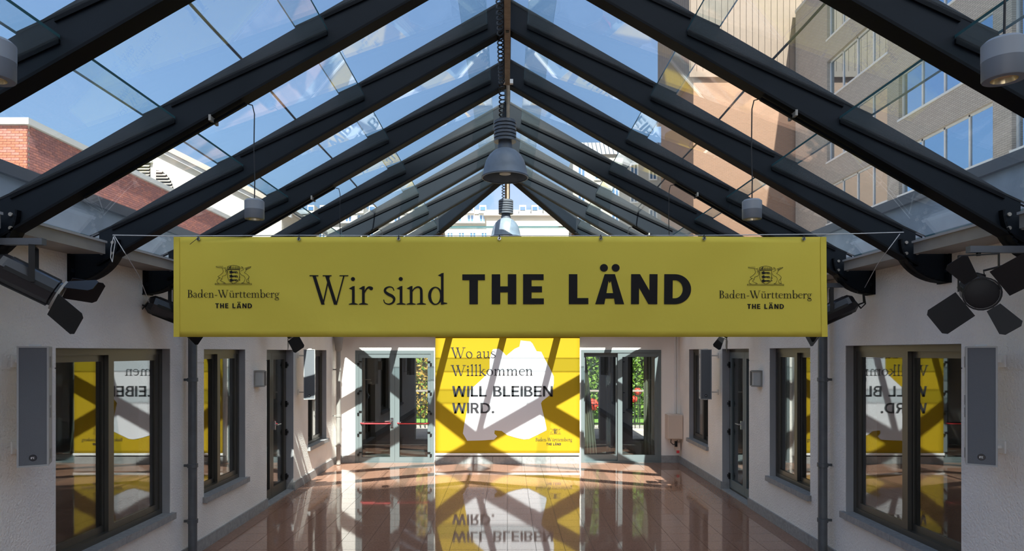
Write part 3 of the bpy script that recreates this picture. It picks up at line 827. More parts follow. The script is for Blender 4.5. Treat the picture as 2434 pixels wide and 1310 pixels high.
for x0, x1, yo in ((445,664,0), (1708,1929,2)):
    print_text('state_name', 'Baden-Württemberg', serif, x0, x1, 707.5+yo, 18.5, DB, S0, 'print_black', bn)
    c = (x0+x1)/2
    print_text('small_word', 'THE LÄND', sans, c-43.5, c+43.5, 732.5+yo, 11.5, DB, S0, 'print_black', bn, t=.25, gap=.22)
    k = 87/7.6
    def place(x, y, c=c, yo=yo):
        p = at(c-43.5+x*k, 677+yo-y*k*1.0, DB); return (p.x, surf(p.x, p.z), p.z)
    print_on('coat_of_arms', em, place, 'print_black', bn)
for x in (472,711,948,1187,1427,1672,1910):
    p = at(x, 568, DB); m = MB()
    y = surf(p.x, p.z)-.004
    m.lathe([(.006,-.003),(.013,-.003),(.013,.003),(.006,.003)], (p.x, y, p.z), 14, axis='y', closed=True); gm = part('grommet', m, 'chrome', bn)
    m = MB(); m.tube([(p.x-.004,y-.006,p.z-.008),(p.x+.004,y-.012,p.z+.012),(p.x,y+.004,bz1+.012),(p.x-.006,y+.012,p.z+.006)], .0026, 6); part('cable_tie', m, 'cable', gm)
m = MB(); p = at(472, 568, DB); m.tube([(p.x,p.y-.02,p.z),(p.x-.05,p.y-.03,p.z-.045)], .002, 5); part('tie_end', m, 'cable', bn)

# ropes that hold it
def rope(pts, lab, r=.003, loops=None):
    m = MB(); m.tube(pts, r, 6)
    return tag(part('rope', m, 'rope', smooth=True), lab, 'rope')
pl_, pr_ = at(268, 559, DB-.075), at(2148, 552, DB-.075)
rope([pl_, at(340,560,DB-.065), at(411,561,DB-.03), at(700,559.5,DB+.02), at(1187,561,DB+.02), at(1680,559.5,DB+.02), at(1966,556.5,DB-.03), at(2050,555,DB-.065), pr_], 'pale support rope strung along the top edge of the banner', .0032)
w1 = at(384, 745, 6.0); w1.x = XL+.006; rope([at(272,561,DB-.078), at(296,600,DB-.07), at(330,655,5.3), w1], 'thin white rope from bracket down to the plaster by the wide mirror window', .0028)
w2 = at(2035, 696, 6.0); w2 = Vector((XR-.006, 6.05, w2.z)); rope([at(2139,556,DB-.078), at(2112,592,DB-.07), at(2086,628,5.3), w2], 'thin white rope from bracket to wall below the tall window building', .0028)
rope([at(270,562,DB-.08), at(264,590,DB-.08), at(263,612,DB-.08), at(267,623,DB-.08), at(270,600,DB-.08), at(274,575,DB-.08), at(270,563,DB-.08)], 'short looped rope end dangling in front of the rafter bracket', .0028)

# ------------------------------------------------------------------ the square poster banner on the end wall
D2B = 12.30
px0, px1 = at(1035,0,D2B).x, at(1378,0,D2B).x; pz0 = at(0,1078,D2B).z; pz1 = pz0+(px1-px0)
pb = empty('poster_banner', ((px0+px1)/2, D2B, pz0), label='large square yellow poster with white state map and text Wo aus Willkommen WILL BLEIBEN WIRD', cat='poster')
m = MB(); NU, NV = 24, 40; vv = []
def psurf(x, z): return D2B
for j in range(NV+1):
    for i in range(NU+1):
        x = px0+(px1-px0)*i/NU; z = pz0+(pz1-pz0)*j/NV; vv.append((x, psurf(x,z), z))
m.add(vv, [(j*(NU+1)+i, j*(NU+1)+i+1, (j+1)*(NU+1)+i+1, (j+1)*(NU+1)+i) for j in range(NV) for i in range(NU)])
cl = part('cloth', m, 'banner2', pb, smooth=True); sm = cl.modifiers.new('thick', 'SOLIDIFY'); sm.thickness = .003; sm.offset = 0
OUT = [(850,80),(945,90),(965,110),(1005,185),(1050,190),(1085,260),(1130,340),(1172,430),(1172,500),(1150,600),(1060,668),(1048,690),(1062,760),(1085,850),(1102,935),(1100,955),(1020,995),(930,1038),(880,1042),(800,1025),(720,1000),(665,960),(598,955),(594,985),(622,1012),(590,1045),(470,1052),(330,1056),(288,985),(300,900),(320,800),(345,680),(358,560),(420,505),(480,450),(530,395),(548,350),(548,265),(565,200),(580,165),(640,160),(675,190),(710,228),(790,162),(838,140)]
from mathutils.geometry import tessellate_polygon
vs2 = []
for cx, cy in OUT:
    p = at(1030+cx*.24423, 790+cy*.24427, D2B); vs2.append((p.x, D2B-.006, p.z))
base = wloc(pb); tris = tessellate_polygon([[Vector((v[0], v[2], 0)) for v in vs2]])
me = bpy.data.meshes.new('state_map'); me.from_pydata([tuple(Vector(v)-base) for v in vs2], [], [tuple(t) for t in tris]); me.materials.append(M['print_white']); me.update()
o = bpy.data.objects.new('state_map', me); col.objects.link(o); o.parent = pb; o['label'] = 'white silhouette map of the state'
S2 = lambda x, z: D2B-.009
for s_, f2, kw, a, b, base_, cap in (('Wo aus', serif, {}, 1071, 1178, 851, 25.2), ('Willkommen', serif, {}, 1071, 1267, 893, 25.2),
        ('WILL BLEIBEN', sans, dict(t=.20, gap=.10), 1075, 1314, 942.7, 25), ('WIRD.', sans, dict(t=.20, gap=.10), 1075, 1175, 982.4, 24.5)):
    print_text('poster_word', s_, f2, a, b, base_, cap, D2B, S2, 'print_grey', pb, **kw)
print_text('state_name', 'Baden-Württemberg', serif, 1273, 1360, 1048.5, 8.0, D2B, S2, 'print_grey', pb)
print_text('small_word', 'THE LÄND', sans, 1299, 1333.5, 1058, 5.0, D2B, S2, 'print_grey', pb, t=.25, gap=.22)
k2 = 26/7.6
print_on('coat_of_arms', em, lambda x, y: (lambda p: (p.x, D2B-.009, p.z))(at(1307+x*k2, 1032-y*k2, D2B)), 'print_grey', pb)
m = MB(); m.box(px0-.01, px1+.01, D2B-.02, D2B+.015, pz0-.035, pz0+.006); part('bottom_bar', m, 'white', pb)
m = MB(); m.box(px0-.01, px1+.01, D2B-.01, YB-.001, pz1-.01, pz1+.03); part('top_rail', m, 'white', pb)
for xa, xb in ((px0-.001, px0+.02), (px1-.02, px1+.001)):
    m = MB(); m.box(xa, xb, D2B+.02, YB-.001, .14, pz1); part('side_batten', m, 'white', pb)

# ------------------------------------------------------------------ bell lamps under the ridge
def helix(c0, c1, r, turns, n=12):
    c0, c1 = Vector(c0), Vector(c1); t = (c1-c0).normalized(); a = t.orthogonal().normalized(); b = t.cross(a)
    return [c0.lerp(c1, i/(turns*n))+r*(math.cos(2*math.pi*i/n)*a+math.sin(2*math.pi*i/n)*b) for i in range(turns*n+1)]
def bell_lamp(y, lab):
    root = empty('bell_lamp', (-.02, y, 3.60), label=lab, cat='lamp', group='bell lamps under the ridge')
    b = 3.60; c = (-.02, y, 0)
    prof = [(.203, b), (.207, b+.012), (.196, b+.03), (.188, b+.08), (.168, b+.15), (.138, b+.20), (.100, b+.235), (.062, b+.255), (.062, b+.262)]
    inn = [(r-.006, z) for r, z in prof][::-1]
    m = MB(); m.lathe(prof+inn, c, 40, closed=True); part('reflector_bell', m, 'lamp_grey', root, smooth=True)
    m = MB(); m.lathe([(.0, b+.03), (.05, b+.035), (.055, b+.07), (.04, b+.14), (.03, b+.20), (0, b+.22)], c, 20); part('bulb', m, 'frost', root, smooth=True)
    m = MB(); m.lathe([(.0,b+.25),(.064,b+.25),(.064,b+.285),(.058,b+.30),(.058,b+.325),(0,b+.325)], c, 28); part('neck', m, 'rib_grey', root, smooth=True)
    m = MB(); pr = [(0,b+.318)]; z = b+.318
    for i in range(6): pr += [(.098,z),(.098,z+.02),(.085,z+.022),(.085,z+.03)]; z += .031
    pr += [(0, z)]
    m.lathe(pr, c, 32); part('ribbed_ballast', m, 'rib_grey', root, smooth=True)
    m = MB(); m.tube([(.006,y,z-.01),(.006,y,4.44)], .016, 10); part('hanging_rod', m, 'conduit', root, smooth=True)
    m = MB(); m.tube(helix((-.05,y,z), (-.05,y-.01,4.44), .022, 9), .006, 6); part('coiled_cable', m, 'cable', root, smooth=True)
    m = MB(); m.box(-.035,.05,y-.02,y+.02,4.425,4.462); part('ceiling_plate', m, 'white', root)
bell_lamp(5.83, 'grey bell lamp with ribbed ballast hanging directly behind the banner cords')
bell_lamp(8.88, 'grey bell lamp with ribbed ballast hanging at the hipped end of the ridge')
cg = empty('cable_conduit', (0, 5.8, 4.4), label='tan metal conduit with a coiled black cable running below the ridge', cat='conduit')
m = MB(); m.box(-.022, .022, YF, 5.78, 4.395, 4.432); part('conduit_pipe', m, 'conduit', cg)
m = MB(); m.tube(helix((-.05,1.2,4.40), (-.05,5.76,4.40), .024, 62, 10), .006, 6); part('coiled_cable', m, 'cable', cg, smooth=True)
for y in (2.9, 3.9, 4.85): 
    m = MB(); m.box(-.012,.012,y-.06,y-.03,4.390,4.3955); part('slot', m, 'black', cg)

# ------------------------------------------------------------------ small cylindrical pendants
def pendant(sg, y, X, lab, big=1.0):
    zt = zu(abs(X))-.02; z1 = 2.965; z0 = 2.855; r = .056
    root = empty('pendant_spotlight', (X, y, z0), label=lab, cat='spotlight', group='small cylindrical pendants')
    c = (X, y, 0)
    m = MB(); m.lathe([(0,z1+.004),(r*.8,z1+.004),(r,z1-.006),(r,z0+.055)], c, 28); part('housing', m, 'pend', root, smooth=True)
    m = MB(); m.lathe([(r,z0+.055),(r*.99,z0+.052),(r*.99,z0+.004),(r*.95,z0),(r*.60,z0)], c, 28); part('lower_ring', m, 'pend_dark', root, smooth=True)
    m = MB(); m.lathe([(r*.60,z0),(r*.55,z0+.014),(0,z0+.03)], c, 24); part('reflector_cup', m, 'reflector', root, smooth=True)
    m = MB(); m.tube([(X,y,z1),(X+.002,y,z1+.12),(X-.003,y,z1+.3),(X,y,zt-.10),(X-sg*-.012,y,zt-.05),(X+sg*.05,y,zt+.01-.05)], .0035, 6); part('cord', m, 'cable', root, smooth=True)
    m = MB(); a = Vector((X+sg*.05,y,zu(abs(X)+.05)-.032)); b_ = Vector((X+sg*1.0,y,zu(abs(X)+1.0)-.032)); m.bar(a, b_, .02, .016); part('supply_duct', m, 'steel_dark', root)
    m = MB(); q = a.lerp(b_, .2); m.bar(q+Vector((0,-.052,.012)), q+Vector((0,.052,.012)), .014, .034); part('clip', m, 'gutter', root)
for y, wl_txt in ((1.9, 'first rafter'), (3.9, 'rafter before the banner'), (5.9, 'rafter behind the banner'), (7.9, 'rafter near the hipped end')):
    pendant(-1, y, -1.484 if y > 2 else -1.47, 'grey cylinder spotlight on a cord from the %s, brick building side' % wl_txt)
    pendant(1, y, 1.435 if y > 2 else 1.42, 'grey cylinder spotlight on a cord from the %s, office tower side' % wl_txt)

# ------------------------------------------------------------------ loudspeakers
def speaker(X, y, rz, sg, lab):
    root = empty('wall_loudspeaker', (X, y, 1.357), rz, lab, 'loudspeaker', 'column loudspeakers on the walls')
    w, dp, h = .165, .16, .755
    m = MB(); m.box(-w/2, w/2, 0, dp, 0, h); part('cabinet', m, 'speaker_body', root, local=True, bevel=.006)
    m = MB(); fr = .010
    m.box(-w/2, -w/2+fr, -.012, 0, 0, h); m.box(w/2-fr, w/2, -.012, 0, 0, h); m.box(-w/2+fr, w/2-fr, -.012, 0, 0, fr); m.box(-w/2+fr, w/2-fr, -.012, 0, h-fr, h)
    part('grille_rim', m, 'speaker_body', root, local=True)
    m = MB(); m.box(-w/2+fr, w/2-fr, -.008, 0, fr, h-fr); part('grille', m, 'speaker', root, local=True, label='perforated grey grille')
    m = MB(); m.lathe([(0,-.011),(.019,-.011),(.021,-.008)], (0.0,0,.055), 20, axis='y'); bd = part('badge', m, 'black_gloss', root, local=True)
    m = MB(); m.box(-.011,-.005,-.0125,-.0112,.049,.061); m.box(-.011,-.001,-.0125,-.0112,.058,.061); m.box(.0,.003,-.0125,-.0112,.049,.061); m.box(.0,.008,-.0125,-.0112,.049,.052); m.box(.0,.008,-.0125,-.0112,.058,.061); part('badge_mark', m, 'white', bd, local=True)
    side = 1 if sg < 0 else -1
    for za, zb in ((.04,.10),(.30,.36),(.38,.44),(.62,.69)):
        m = MB(); xs_ = sorted((side*w/2, side*(w/2+.005))); m.box(xs_[0], xs_[1], .03, .07, za, zb); part('side_latch', m, 'gutter', root, local=True)
    # bracket to the wall
    for zz in (.03, h-.03):
        m = MB(); m.box(-.02, .02, dp, dp+.03, zz-.02, zz+.02); part('bracket_lug', m, 'white', root, local=True)
        m = MB(); m.box(-.03,.03,dp*.4,dp*.7, h if zz > .4 else -.012, (h+.012) if zz > .4 else 0); part('mounting_plate', m, 'white', root, local=True)
    return root
for X, y, rz, sg, lab in ((-2.975, 4.17, R(28), -1, 'grey column loudspeaker beside the wide window, opposite the tall office wall'),
                      (2.995, 4.20, R(-33), 1, 'grey column loudspeaker beside the wide window below the office tower'),
                      (-2.985, 10.02, R(14), -1, 'sunlit white column loudspeaker in front of a narrow window near the double door'),
                      (3.0, 10.04, R(-8), 1, 'shaded column loudspeaker in front of a narrow window near the switch box')):
    root = speaker(X, y, rz, sg, lab)
    Xw = XL if sg < 0 else XR
    for zz in (.10, .66):
        m = MB(); c_, s_ = math.cos(rz), math.sin(rz)
        # arm in world from cabinet back centre to wall
        bx_, by_ = X-s_*.17, y+c_*.17
        m.bar((bx_,by_,1.357+zz), (Xw-sg*.012, by_, 1.357+zz), .03, .02)
        m.box(min(Xw-sg*.012,Xw-sg*.001), max(Xw-sg*.012,Xw-sg*.001), by_-.04, by_+.04, 1.357+zz-.04, 1.357+zz+.04)
        mm = m.mesh('wall_arm', 'white'); o = bpy.data.objects.new('wall_arm', mm); col.objects.link(o); o.parent = root
        o.matrix_parent_inverse = (Matrix.Translation(Vector((X,y,1.357))) @ Matrix.Rotation(rz, 4, 'Z')).inverted()

# ------------------------------------------------------------------ wall lamps
def sconce(sg, y, lab):
    X = XL if sg < 0 else XR; n = -sg; z = 1.63; hh = .21
    root = empty('wall_lamp', (X, y, z), label=lab, cat='wall lamp', group='half-round wall lamps')
    m = MB(); m.box(min(X,X+n*.015), max(X,X+n*.015), y-.085, y+.085, z, z+hh); part('back_plate', m, 'gutter', root)
    P = [(X+n*(.012+.085*math.sin(t)), y-.07*math.cos(t)) for t in [math.pi*i/14 for i in range(15)]]
    m = MB(); m.prism(P, 'z', z+.018, z+hh-.018); part('shade', m, 'frost', root, smooth=True)
    P2 = [(X+n*(.012+.10*math.sin(t)), y-.082*math.cos(t)) for t in [math.pi*i/14 for i in range(15)]]
    for za in (z, z+hh-.016):
        m = MB(); m.prism(P2, 'z', za, za+.016); part('cap', m, 'gutter', root)
    m = MB(); m.box(min(X+n*.012,X+n*.10), max(X+n*.012,X+n*.10), y+.075, y+.085, z+.01, z+hh-.01); part('side_strut', m, 'gutter', root)
sconce(-1, 8.47, 'half-round wall lamp between narrow window and glazed door, brick building side')
sconce(1, 8.50, 'half-round wall lamp between narrow window and glazed door, office tower side')

# ------------------------------------------------------------------ downpipes
def downpipe(X, y, r, z1, lab, clamps, hopper=False, matn='pipe', wallx=None):
    root = empty('downpipe', (X, y, 0), label=lab, cat='downpipe', group='downpipes')
    m = MB(); m.lathe([(r,.01),(r,z1)], (X,y,0), 20); m.disc((X,y,.01), r); m.disc((X,y,z1), r); part('pipe', m, matn, root, smooth=True)
    for z in clamps:
        m = MB(); m.lathe([(r,z-.02),(r+.008,z-.018),(r+.008,z+.018),(r,z+.02)], (X,y,0), 20)
        m.box(min(X,wallx), max(X,wallx), y-.008, y+.008, z-.012, z+.012); part('clamp', m, matn, root, smooth=True)
    if hopper:
        m = MB(); m.lathe([(r+.002,hopper),(r+.02,hopper+.03),(r+.045,hopper+.25),(r+.045,hopper+.3)], (X,y,0), 20); part('hopper', m, 'gutter', root, smooth=True)
downpipe(-3.115, 6.58, .042, 2.79, 'dark zinc downpipe between the two nearer windows, brick building side', (.40,.95,1.80,2.5), wallx=XL)
downpipe(3.14, 6.62, .044, 2.79, 'dark zinc downpipe between the two nearer windows, office tower side', (.40,.95,1.80,2.5), wallx=XR)
downpipe(-3.10, 12.20, .04, 2.46, 'sunlit zinc downpipe with a hopper in the corner near the double door', (.35,.9,1.75), hopper=2.08, matn='gutter', wallx=XL)

# ------------------------------------------------------------------ switch box in the corner
sb = empty('switch_box', (3.08, 12.32, .46), label='beige metal switch box in the corner beside the sliding door', cat='box')
m = MB(); m.box(2.946, 3.225, 12.20, 12.435, .47, .915); part('cabinet', m, 'beige', sb, bevel=.006)
m = MB(); m.box(2.955, 3.215, 12.19, 12.20, .48, .905); part('door', m, 'beige', sb, bevel=.003)
m = MB(); m.tube([(3.03,12.3,.47),(3.02,12.28,.40),(3.06,12.26,.36),(3.12,12.26,.38),(3.14,12.28,.44)], .008); part('cable', m, 'cable', sb, smooth=True)
m = MB(); m.box(3.12, 3.20, 12.30, 12.43, .24, .40); m.box(3.10,3.14,12.27,12.33,.32,.42, 1); part('socket', m, ['beige','black'], sb)
m = MB(); m.box(3.13,3.18,12.285,12.30,.20,.25); part('red_plug', m, 'red', sb)
cv = empty('cable_trunking', (3.13, 12.42, .92), label='white vertical cable trunking above the corner switch box', cat='trunking')
m = MB(); m.box(3.12, 3.15, YB-.025, YB-.001, .92, 2.45); part('duct', m, 'white', cv)
m = MB(); m.box(3.165, 3.19, YB-.022, YB-.001, .92, 2.45); part('duct', m, 'white', cv)

# ------------------------------------------------------------------ stage spotlights with barn doors
def barn_spot(loc, aim, roll, lab, barX, sg, L=.34, doors=True, ang=(25,70,20,60), ring='gutter'):
    """profile spotlight: local z axis = beam direction"""
    root = empty('stage_spotlight', loc, label=lab, cat='spotlight', group='stage spotlights on the walls')
    q = Vector(aim).normalized().to_track_quat('Z', 'Y') ; Rm = q.to_matrix() @ Matrix.Rotation(roll, 3, 'Z')
    def loc3(m):
        m.v = [tuple(Rm @ Vector(v)+Vector(loc)) for v in m.v]; return m
    m = MB(); r = .085; prof8 = [(0,-L*.62),(.055,-L*.62),(r*.98,-L*.52),(r,-L*.45),(r,L*.30),(r*.9,L*.32),(r*.9,L*.36),(.0,L*.36)]
    m.lathe(prof8, (0,0,0), 8); part('body', loc3(m), 'black_gloss', root)
    for k in range(4):
        a = math.pi/4+k*math.pi/2; m = MB(); m.obox((r*.98*math.cos(a), r*.98*math.sin(a), -.02), (.004*math.cos(a), .004*math.sin(a), 0), (-.012*math.sin(a), .012*math.cos(a), 0), (0,0,L*.36)); part('cooling_fin', loc3(m), 'black', root)
    m = MB(); m.lathe([(r*1.02,L*.36),(r*1.12,L*.36),(r*1.12,L*.40),(r*1.02,L*.40)], (0,0,0), 24, closed=True); part('lens_ring', loc3(m), ring, root, smooth=True)
    m = MB(); m.lathe([(0,L*.40),(.05,L*.395),(r*1.0,L*.37)], (0,0,0), 24); part('lens', loc3(m), 'black', root, smooth=True)
    if doors:
        for k in range(4):
            a = k*math.pi/2; w = .085 if k % 2 == 0 else .05; ln_ = .19 if k % 2 == 0 else .16
            o_ = Vector((math.cos(a), math.sin(a), 0)); t = Vector((-math.sin(a), math.cos(a), 0)); u = (o_*math.sin(R(ang[k]))+Vector((0,0,1))*math.cos(R(ang[k])))
            b0 = o_*r*1.12+Vector((0,0,L*.40)); nn = u.cross(t)*.0015
            c_ = .02
            wb = w if k % 2 == 0 else w*.75; wt_ = w*1.02 if k % 2 == 0 else w*1.25
            P = [b0-t*wb, b0+t*wb, b0+t*wt_+u*(ln_-c_), b0+t*(wt_-c_)+u*ln_, b0-t*(wt_-c_)+u*ln_, b0-t*wt_+u*(ln_-c_)]
            m = MB(); n6 = len(P); m.add([p+nn for p in P]+[p-nn for p in P], [tuple(range(n6)), tuple(range(2*n6-1,n6-1,-1))]+[(i,n6+i,n6+(i+1)%n6,(i+1)%n6) for i in range(n6)])
            part('barn_door', loc3(m), 'black', root)
    lo = Vector(loc); zt = lo.z+.21
    side = Rm @ Vector((1,0,0)); side.z = 0
    side = Vector(aim).cross(Vector((0,0,1))); side.normalize()
    m = MB()
    for s_ in (-1, 1): m.bar(lo+side*s_*(r+.012), lo+side*s_*(r+.012)+Vector((0,0,zt-lo.z)), .03, .006, up=side)
    m.bar(lo+side*(-r-.015)+Vector((0,0,zt-lo.z)), lo+side*(r+.015)+Vector((0,0,zt-lo.z)), .03, .006)
    part('yoke', m, 'black', root)
    m = MB(); Xw = XL if sg < 0 else XR
    m.box(min(Xw-sg*.002,lo.x-sg*.06), max(Xw-sg*.002,lo.x-sg*.06), lo.y-.02, lo.y+.02, zt+.012, zt+.05); part('wall_arm', m, 'rib_grey', root)
    m = MB(); m.tube([(lo.x,lo.y,zt-.006),(lo.x,lo.y,zt+.03)], .012, 8); part('clamp_bolt', m, 'black', root)
    back = lo-Vector(aim).normalized()*L*.62
    m = MB(); m.tube([back, back+Vector((sg*.05,0,-.06)), back+Vector((sg*.10,0.02,-.02)), back+Vector((sg*.08,.02,.10)), Vector((Xw-sg*.05, lo.y, zt+.012))], .007, 8); part('cable', m, 'cable', root, smooth=True)
    m = MB(); c_ = back+Vector((0,0,.02)); m.tube([c_+Vector((sg*.02,0,.06)), c_+Vector((sg*.07,0,.05)), c_+Vector((sg*.075,0,-.03)), c_+Vector((sg*.02,0,-.05))], .008, 8); part('rear_handle', m, 'black', root, smooth=True)
    return root
barn_spot((-2.75, 3.86, 2.475), (.74, .42, -.46), R(40), 'black stage spotlight with open barn doors aiming across the hall above the wide mirror window', 0, -1, L=.36, ang=(32,34,24,30))
barn_spot((2.735, 3.86, 2.43), (-.40, -.80, -.20), R(35), 'black stage spotlight with spread barn doors facing outward above the column loudspeaker', 0, 1, L=.30, ang=(72,72,76,74), ring='black')
barn_spot((-3.0, 5.95, 2.43), (.70, .55, -.35), R(45), 'black stage spotlight behind the banner edge by the looped rope', 0, -1, ang=(40,40,40,40))
barn_spot((2.90, 5.95, 2.43), (-.80, .35, -.42), R(45), 'black stage spotlight behind the banner edge with a coiled cable', 0, 1, ang=(40,40,40,40))
barn_spot((-2.86, 8.60, 2.40), (.55, .55, -.70), R(45), 'black stage spotlight mostly hidden behind the banner above the glazed door', 0, -1, ang=(40,40,40,40))
barn_spot((2.86, 8.60, 2.40), (-.55, .55, -.70), R(45), 'black stage spotlight mostly hidden behind the banner on the office tower side', 0, 1, ang=(40,40,40,40))

# ------------------------------------------------------------------ room behind the end wall, with a garden added beyond it
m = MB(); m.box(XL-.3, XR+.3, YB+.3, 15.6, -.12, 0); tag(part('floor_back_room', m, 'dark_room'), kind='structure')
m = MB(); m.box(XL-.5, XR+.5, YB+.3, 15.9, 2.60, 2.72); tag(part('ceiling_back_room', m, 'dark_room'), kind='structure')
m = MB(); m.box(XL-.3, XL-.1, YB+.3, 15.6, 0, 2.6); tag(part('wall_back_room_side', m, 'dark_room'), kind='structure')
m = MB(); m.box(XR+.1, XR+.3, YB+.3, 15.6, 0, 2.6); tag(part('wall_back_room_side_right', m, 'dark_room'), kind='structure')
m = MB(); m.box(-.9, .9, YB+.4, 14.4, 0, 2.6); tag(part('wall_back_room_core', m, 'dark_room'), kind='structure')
VIEW_GAPS = [(-2.16,-1.86,.02,2.25), (1.84,2.16,.02,2.25), (2.92,3.30,.02,2.25)]  # openings on the sightlines, so the added greenery shows in the doors
m = MB(); fill_wall(m, 'y', 15.5, 15.7, XL-.3, XR+.3, 0, 2.6, VIEW_GAPS); tag(part('wall_garden', m, 'dark_room'), kind='structure')
# curtains
def curtain(x0, x1, y, z0, z1, n, amp, matn, lab, gather=0.0):
    m = MB(); NX, NZ = n*8, 6; vv = []
    for j in range(NZ+1):
        w = j/NZ
        for i in range(NX+1):
            u = i/NX; xx = x0+(x1-x0)*u*(1-gather*w) 
            vv.append((xx, y+amp*math.sin(2*math.pi*n*u), z0+(z1-z0)*w))
    m.add(vv, [(j*(NX+1)+i, j*(NX+1)+i+1, (j+1)*(NX+1)+i+1, (j+1)*(NX+1)+i) for j in range(NZ) for i in range(NX)])
    o = part('curtain', m, matn, smooth=True); sm_ = o.modifiers.new('thick', 'SOLIDIFY'); sm_.thickness = .003
    return tag(o, lab, 'curtain', 'curtains behind the sliding door')
curtain(1.43, 1.73, YB+.32, .03, 2.15, 5, .02, 'curtain', 'pale striped curtain gathered towards its top behind the sliding door', .80)
curtain(1.90, 2.06, YB+.36, .03, 2.15, 4, .02, 'curtain_grey', 'narrow grey curtain hanging beside the meeting stile of the sliding door')
curtain(2.62, 2.86, YB+.34, .03, 2.15, 4, .02, 'curtain', 'pale curtain hanging straight at the side of the sliding door')
# garden added here in place of the greenery mirrored in the door glass
m = MB(); m.box(-14, 14, 15.7, 34, -.14, -.02); tag(part('ground_garden', m, 'paving'), kind='structure')
m = MB(); m.box(-14, 14, 19.0, 21.15, -.02, .005); tag(part('lawn', m, 'grass'), 'strip of green lawn behind the garden railing', 'grass', kind='stuff')
rl = empty('garden_railing', (1.5, 18.2, 0), label='dark metal bar railing in front of the ivy hedge', cat='railing')
m = MB(); m.box(-4, 6, 18.19, 18.23, .98, 1.03); part('top_rail', m, 'rooftile', rl)
m = MB(); m.box(-4, 6, 18.195, 18.225, .10, .13); part('bottom_rail', m, 'black', rl)
m = MB(); m.box(-4, 6, 18.195, 18.225, .62, .64); part('middle_rail', m, 'black', rl)
bme = MB().box(-.009, .009, -.009, .009, -.02, 1.0).mesh('baluster', 'black')
for i in range(80):
    x = -4+i*.125
    if any((x/18.2) > (a/15.6)-.012 and (x/18.2) < (b/15.6)+.012 for a, b, _, _ in VIEW_GAPS): shared('baluster', bme, (x-1.5, .01, 0), rl)
def hedge(name, xa, xb, y, za, zb, n, mats, lab, cat):
    m = MB(); rnd = random.Random(hash(name) % 1000 if False else len(name)*7+int(xa*10))
    for _ in range(n):
        c = Vector((rnd.uniform(xa,xb), y+max(-.3,min(.3,rnd.gauss(0,.12))), rnd.uniform(za,zb)))
        a = Vector((rnd.gauss(0,1), rnd.gauss(0,.6), rnd.gauss(0,1))).normalized(); b = a.cross(Vector((rnd.gauss(0,1),-1,rnd.gauss(.4,.6)))).normalized()
        s_ = rnd.uniform(.05,.09)
        m.add([c-a*s_, c+b*s_*.5, c+a*s_*.2+b*s_*.45, c+a*s_, c-b*s_*.5], [(0,1,2,3,4)], rnd.randrange(len(mats)))
    o = part(name, m, mats); return tag(o, lab, cat, kind='stuff')
hedge('ivy_hedge', 1.2, 5.2, 20.5, .10, 3.6, 7000, ['leaf1','leaf1','leaf3'], 'sunlit green ivy leaves covering the garden wall', 'ivy')
hedge('autumn_hedge', -4.2, -1.2, 20.5, .08, 3.6, 5000, ['leaf1','leaf2','leaf2'], 'green and autumn coloured leaves climbing the garden wall', 'ivy')
m = MB(); m.box(-5, 6.5, 21.2, 21.4, 0, 4.2); tag(part('wall_garden_boundary', m, 'coping_dark'), kind='structure')
def flowers(x, y, z, r, lab):
    rnd = random.Random(int(x*100)); root = empty('flower_bush', (x, y, .01), label=lab, cat='flowers', group='red flowers in the garden')
    m = MB(); m.tube([(x,y,.01),(x+.02,y,z*.5),(x,y,z)], .02, 6); part('stalk', m, 'leaf3', root)
    m = MB()
    for _ in range(160):
        dv = Vector((rnd.gauss(0,1),rnd.gauss(0,1),rnd.gauss(0,1))).normalized(); c = Vector((x,y,z))+dv*r*rnd.uniform(.6,1); a = dv.orthogonal().normalized(); b = dv.cross(a); s_ = r*.28
        m.add([c+a*s_, c+b*s_, c-a*s_, c-b*s_], [(0,1,2,3)])
    part('blossoms', m, 'redflower', root)
flowers(2.46, 19.2, .55, .18, 'low red flower bush behind the railing near the pale curtain')
flowers(3.78, 19.3, .92, .11, 'red flower head on a tall stalk behind the railing')
flowers(3.62, 19.0, .72, .10, 'small red flower head just above the middle rail')

# ------------------------------------------------------------------ table and chair in the room behind the wide window
tr_ = empty('round_table', (4.25, 5.45, 0), label='dark round table just inside the wide window below the office tower', cat='table')
m = MB(); m.lathe([(0,.715),(.36,.715),(.375,.73),(.36,.745),(0,.745)], (4.25,5.45,0), 36); part('table_top', m, 'black_gloss', tr_, smooth=True)
m = MB(); m.tube([(4.25,5.45,.02),(4.25,5.45,.715)], .035, 12); part('column', m, 'chrome', tr_, smooth=True)
m = MB(); m.lathe([(0,.0),(.24,.0),(.24,.015),(.05,.03),(0,.03)], (4.25,5.45,0), 28); part('base', m, 'chrome', tr_, smooth=True)
ch = empty('wooden_chair', (4.45, 4.75, 0), label='light wooden chair beside the dark round table', cat='chair')
m = MB(); m.box(4.25, 4.65, 4.55, 4.95, .43, .46); part('seat', m, 'wood', ch, bevel=.01)
for dx in (-.18, .18):
    for dy in (-.18, .18):
        m = MB(); m.tube([(4.45+dx*1.1,4.75+dy*1.1,0),(4.45+dx,4.75+dy,.43)], .015, 8); part('leg', m, 'wood', ch, smooth=True)
m = MB(); m.box(4.25, 4.65, 4.55, 4.57, .70, .86); part('backrest', m, 'wood', ch, bevel=.01)
for dx in (-.17, .17):
    m = MB(); m.tube([(4.45+dx,4.57,.45),(4.45+dx,4.56,.75)], .013, 8); part('back_post', m, 'wood', ch, smooth=True)

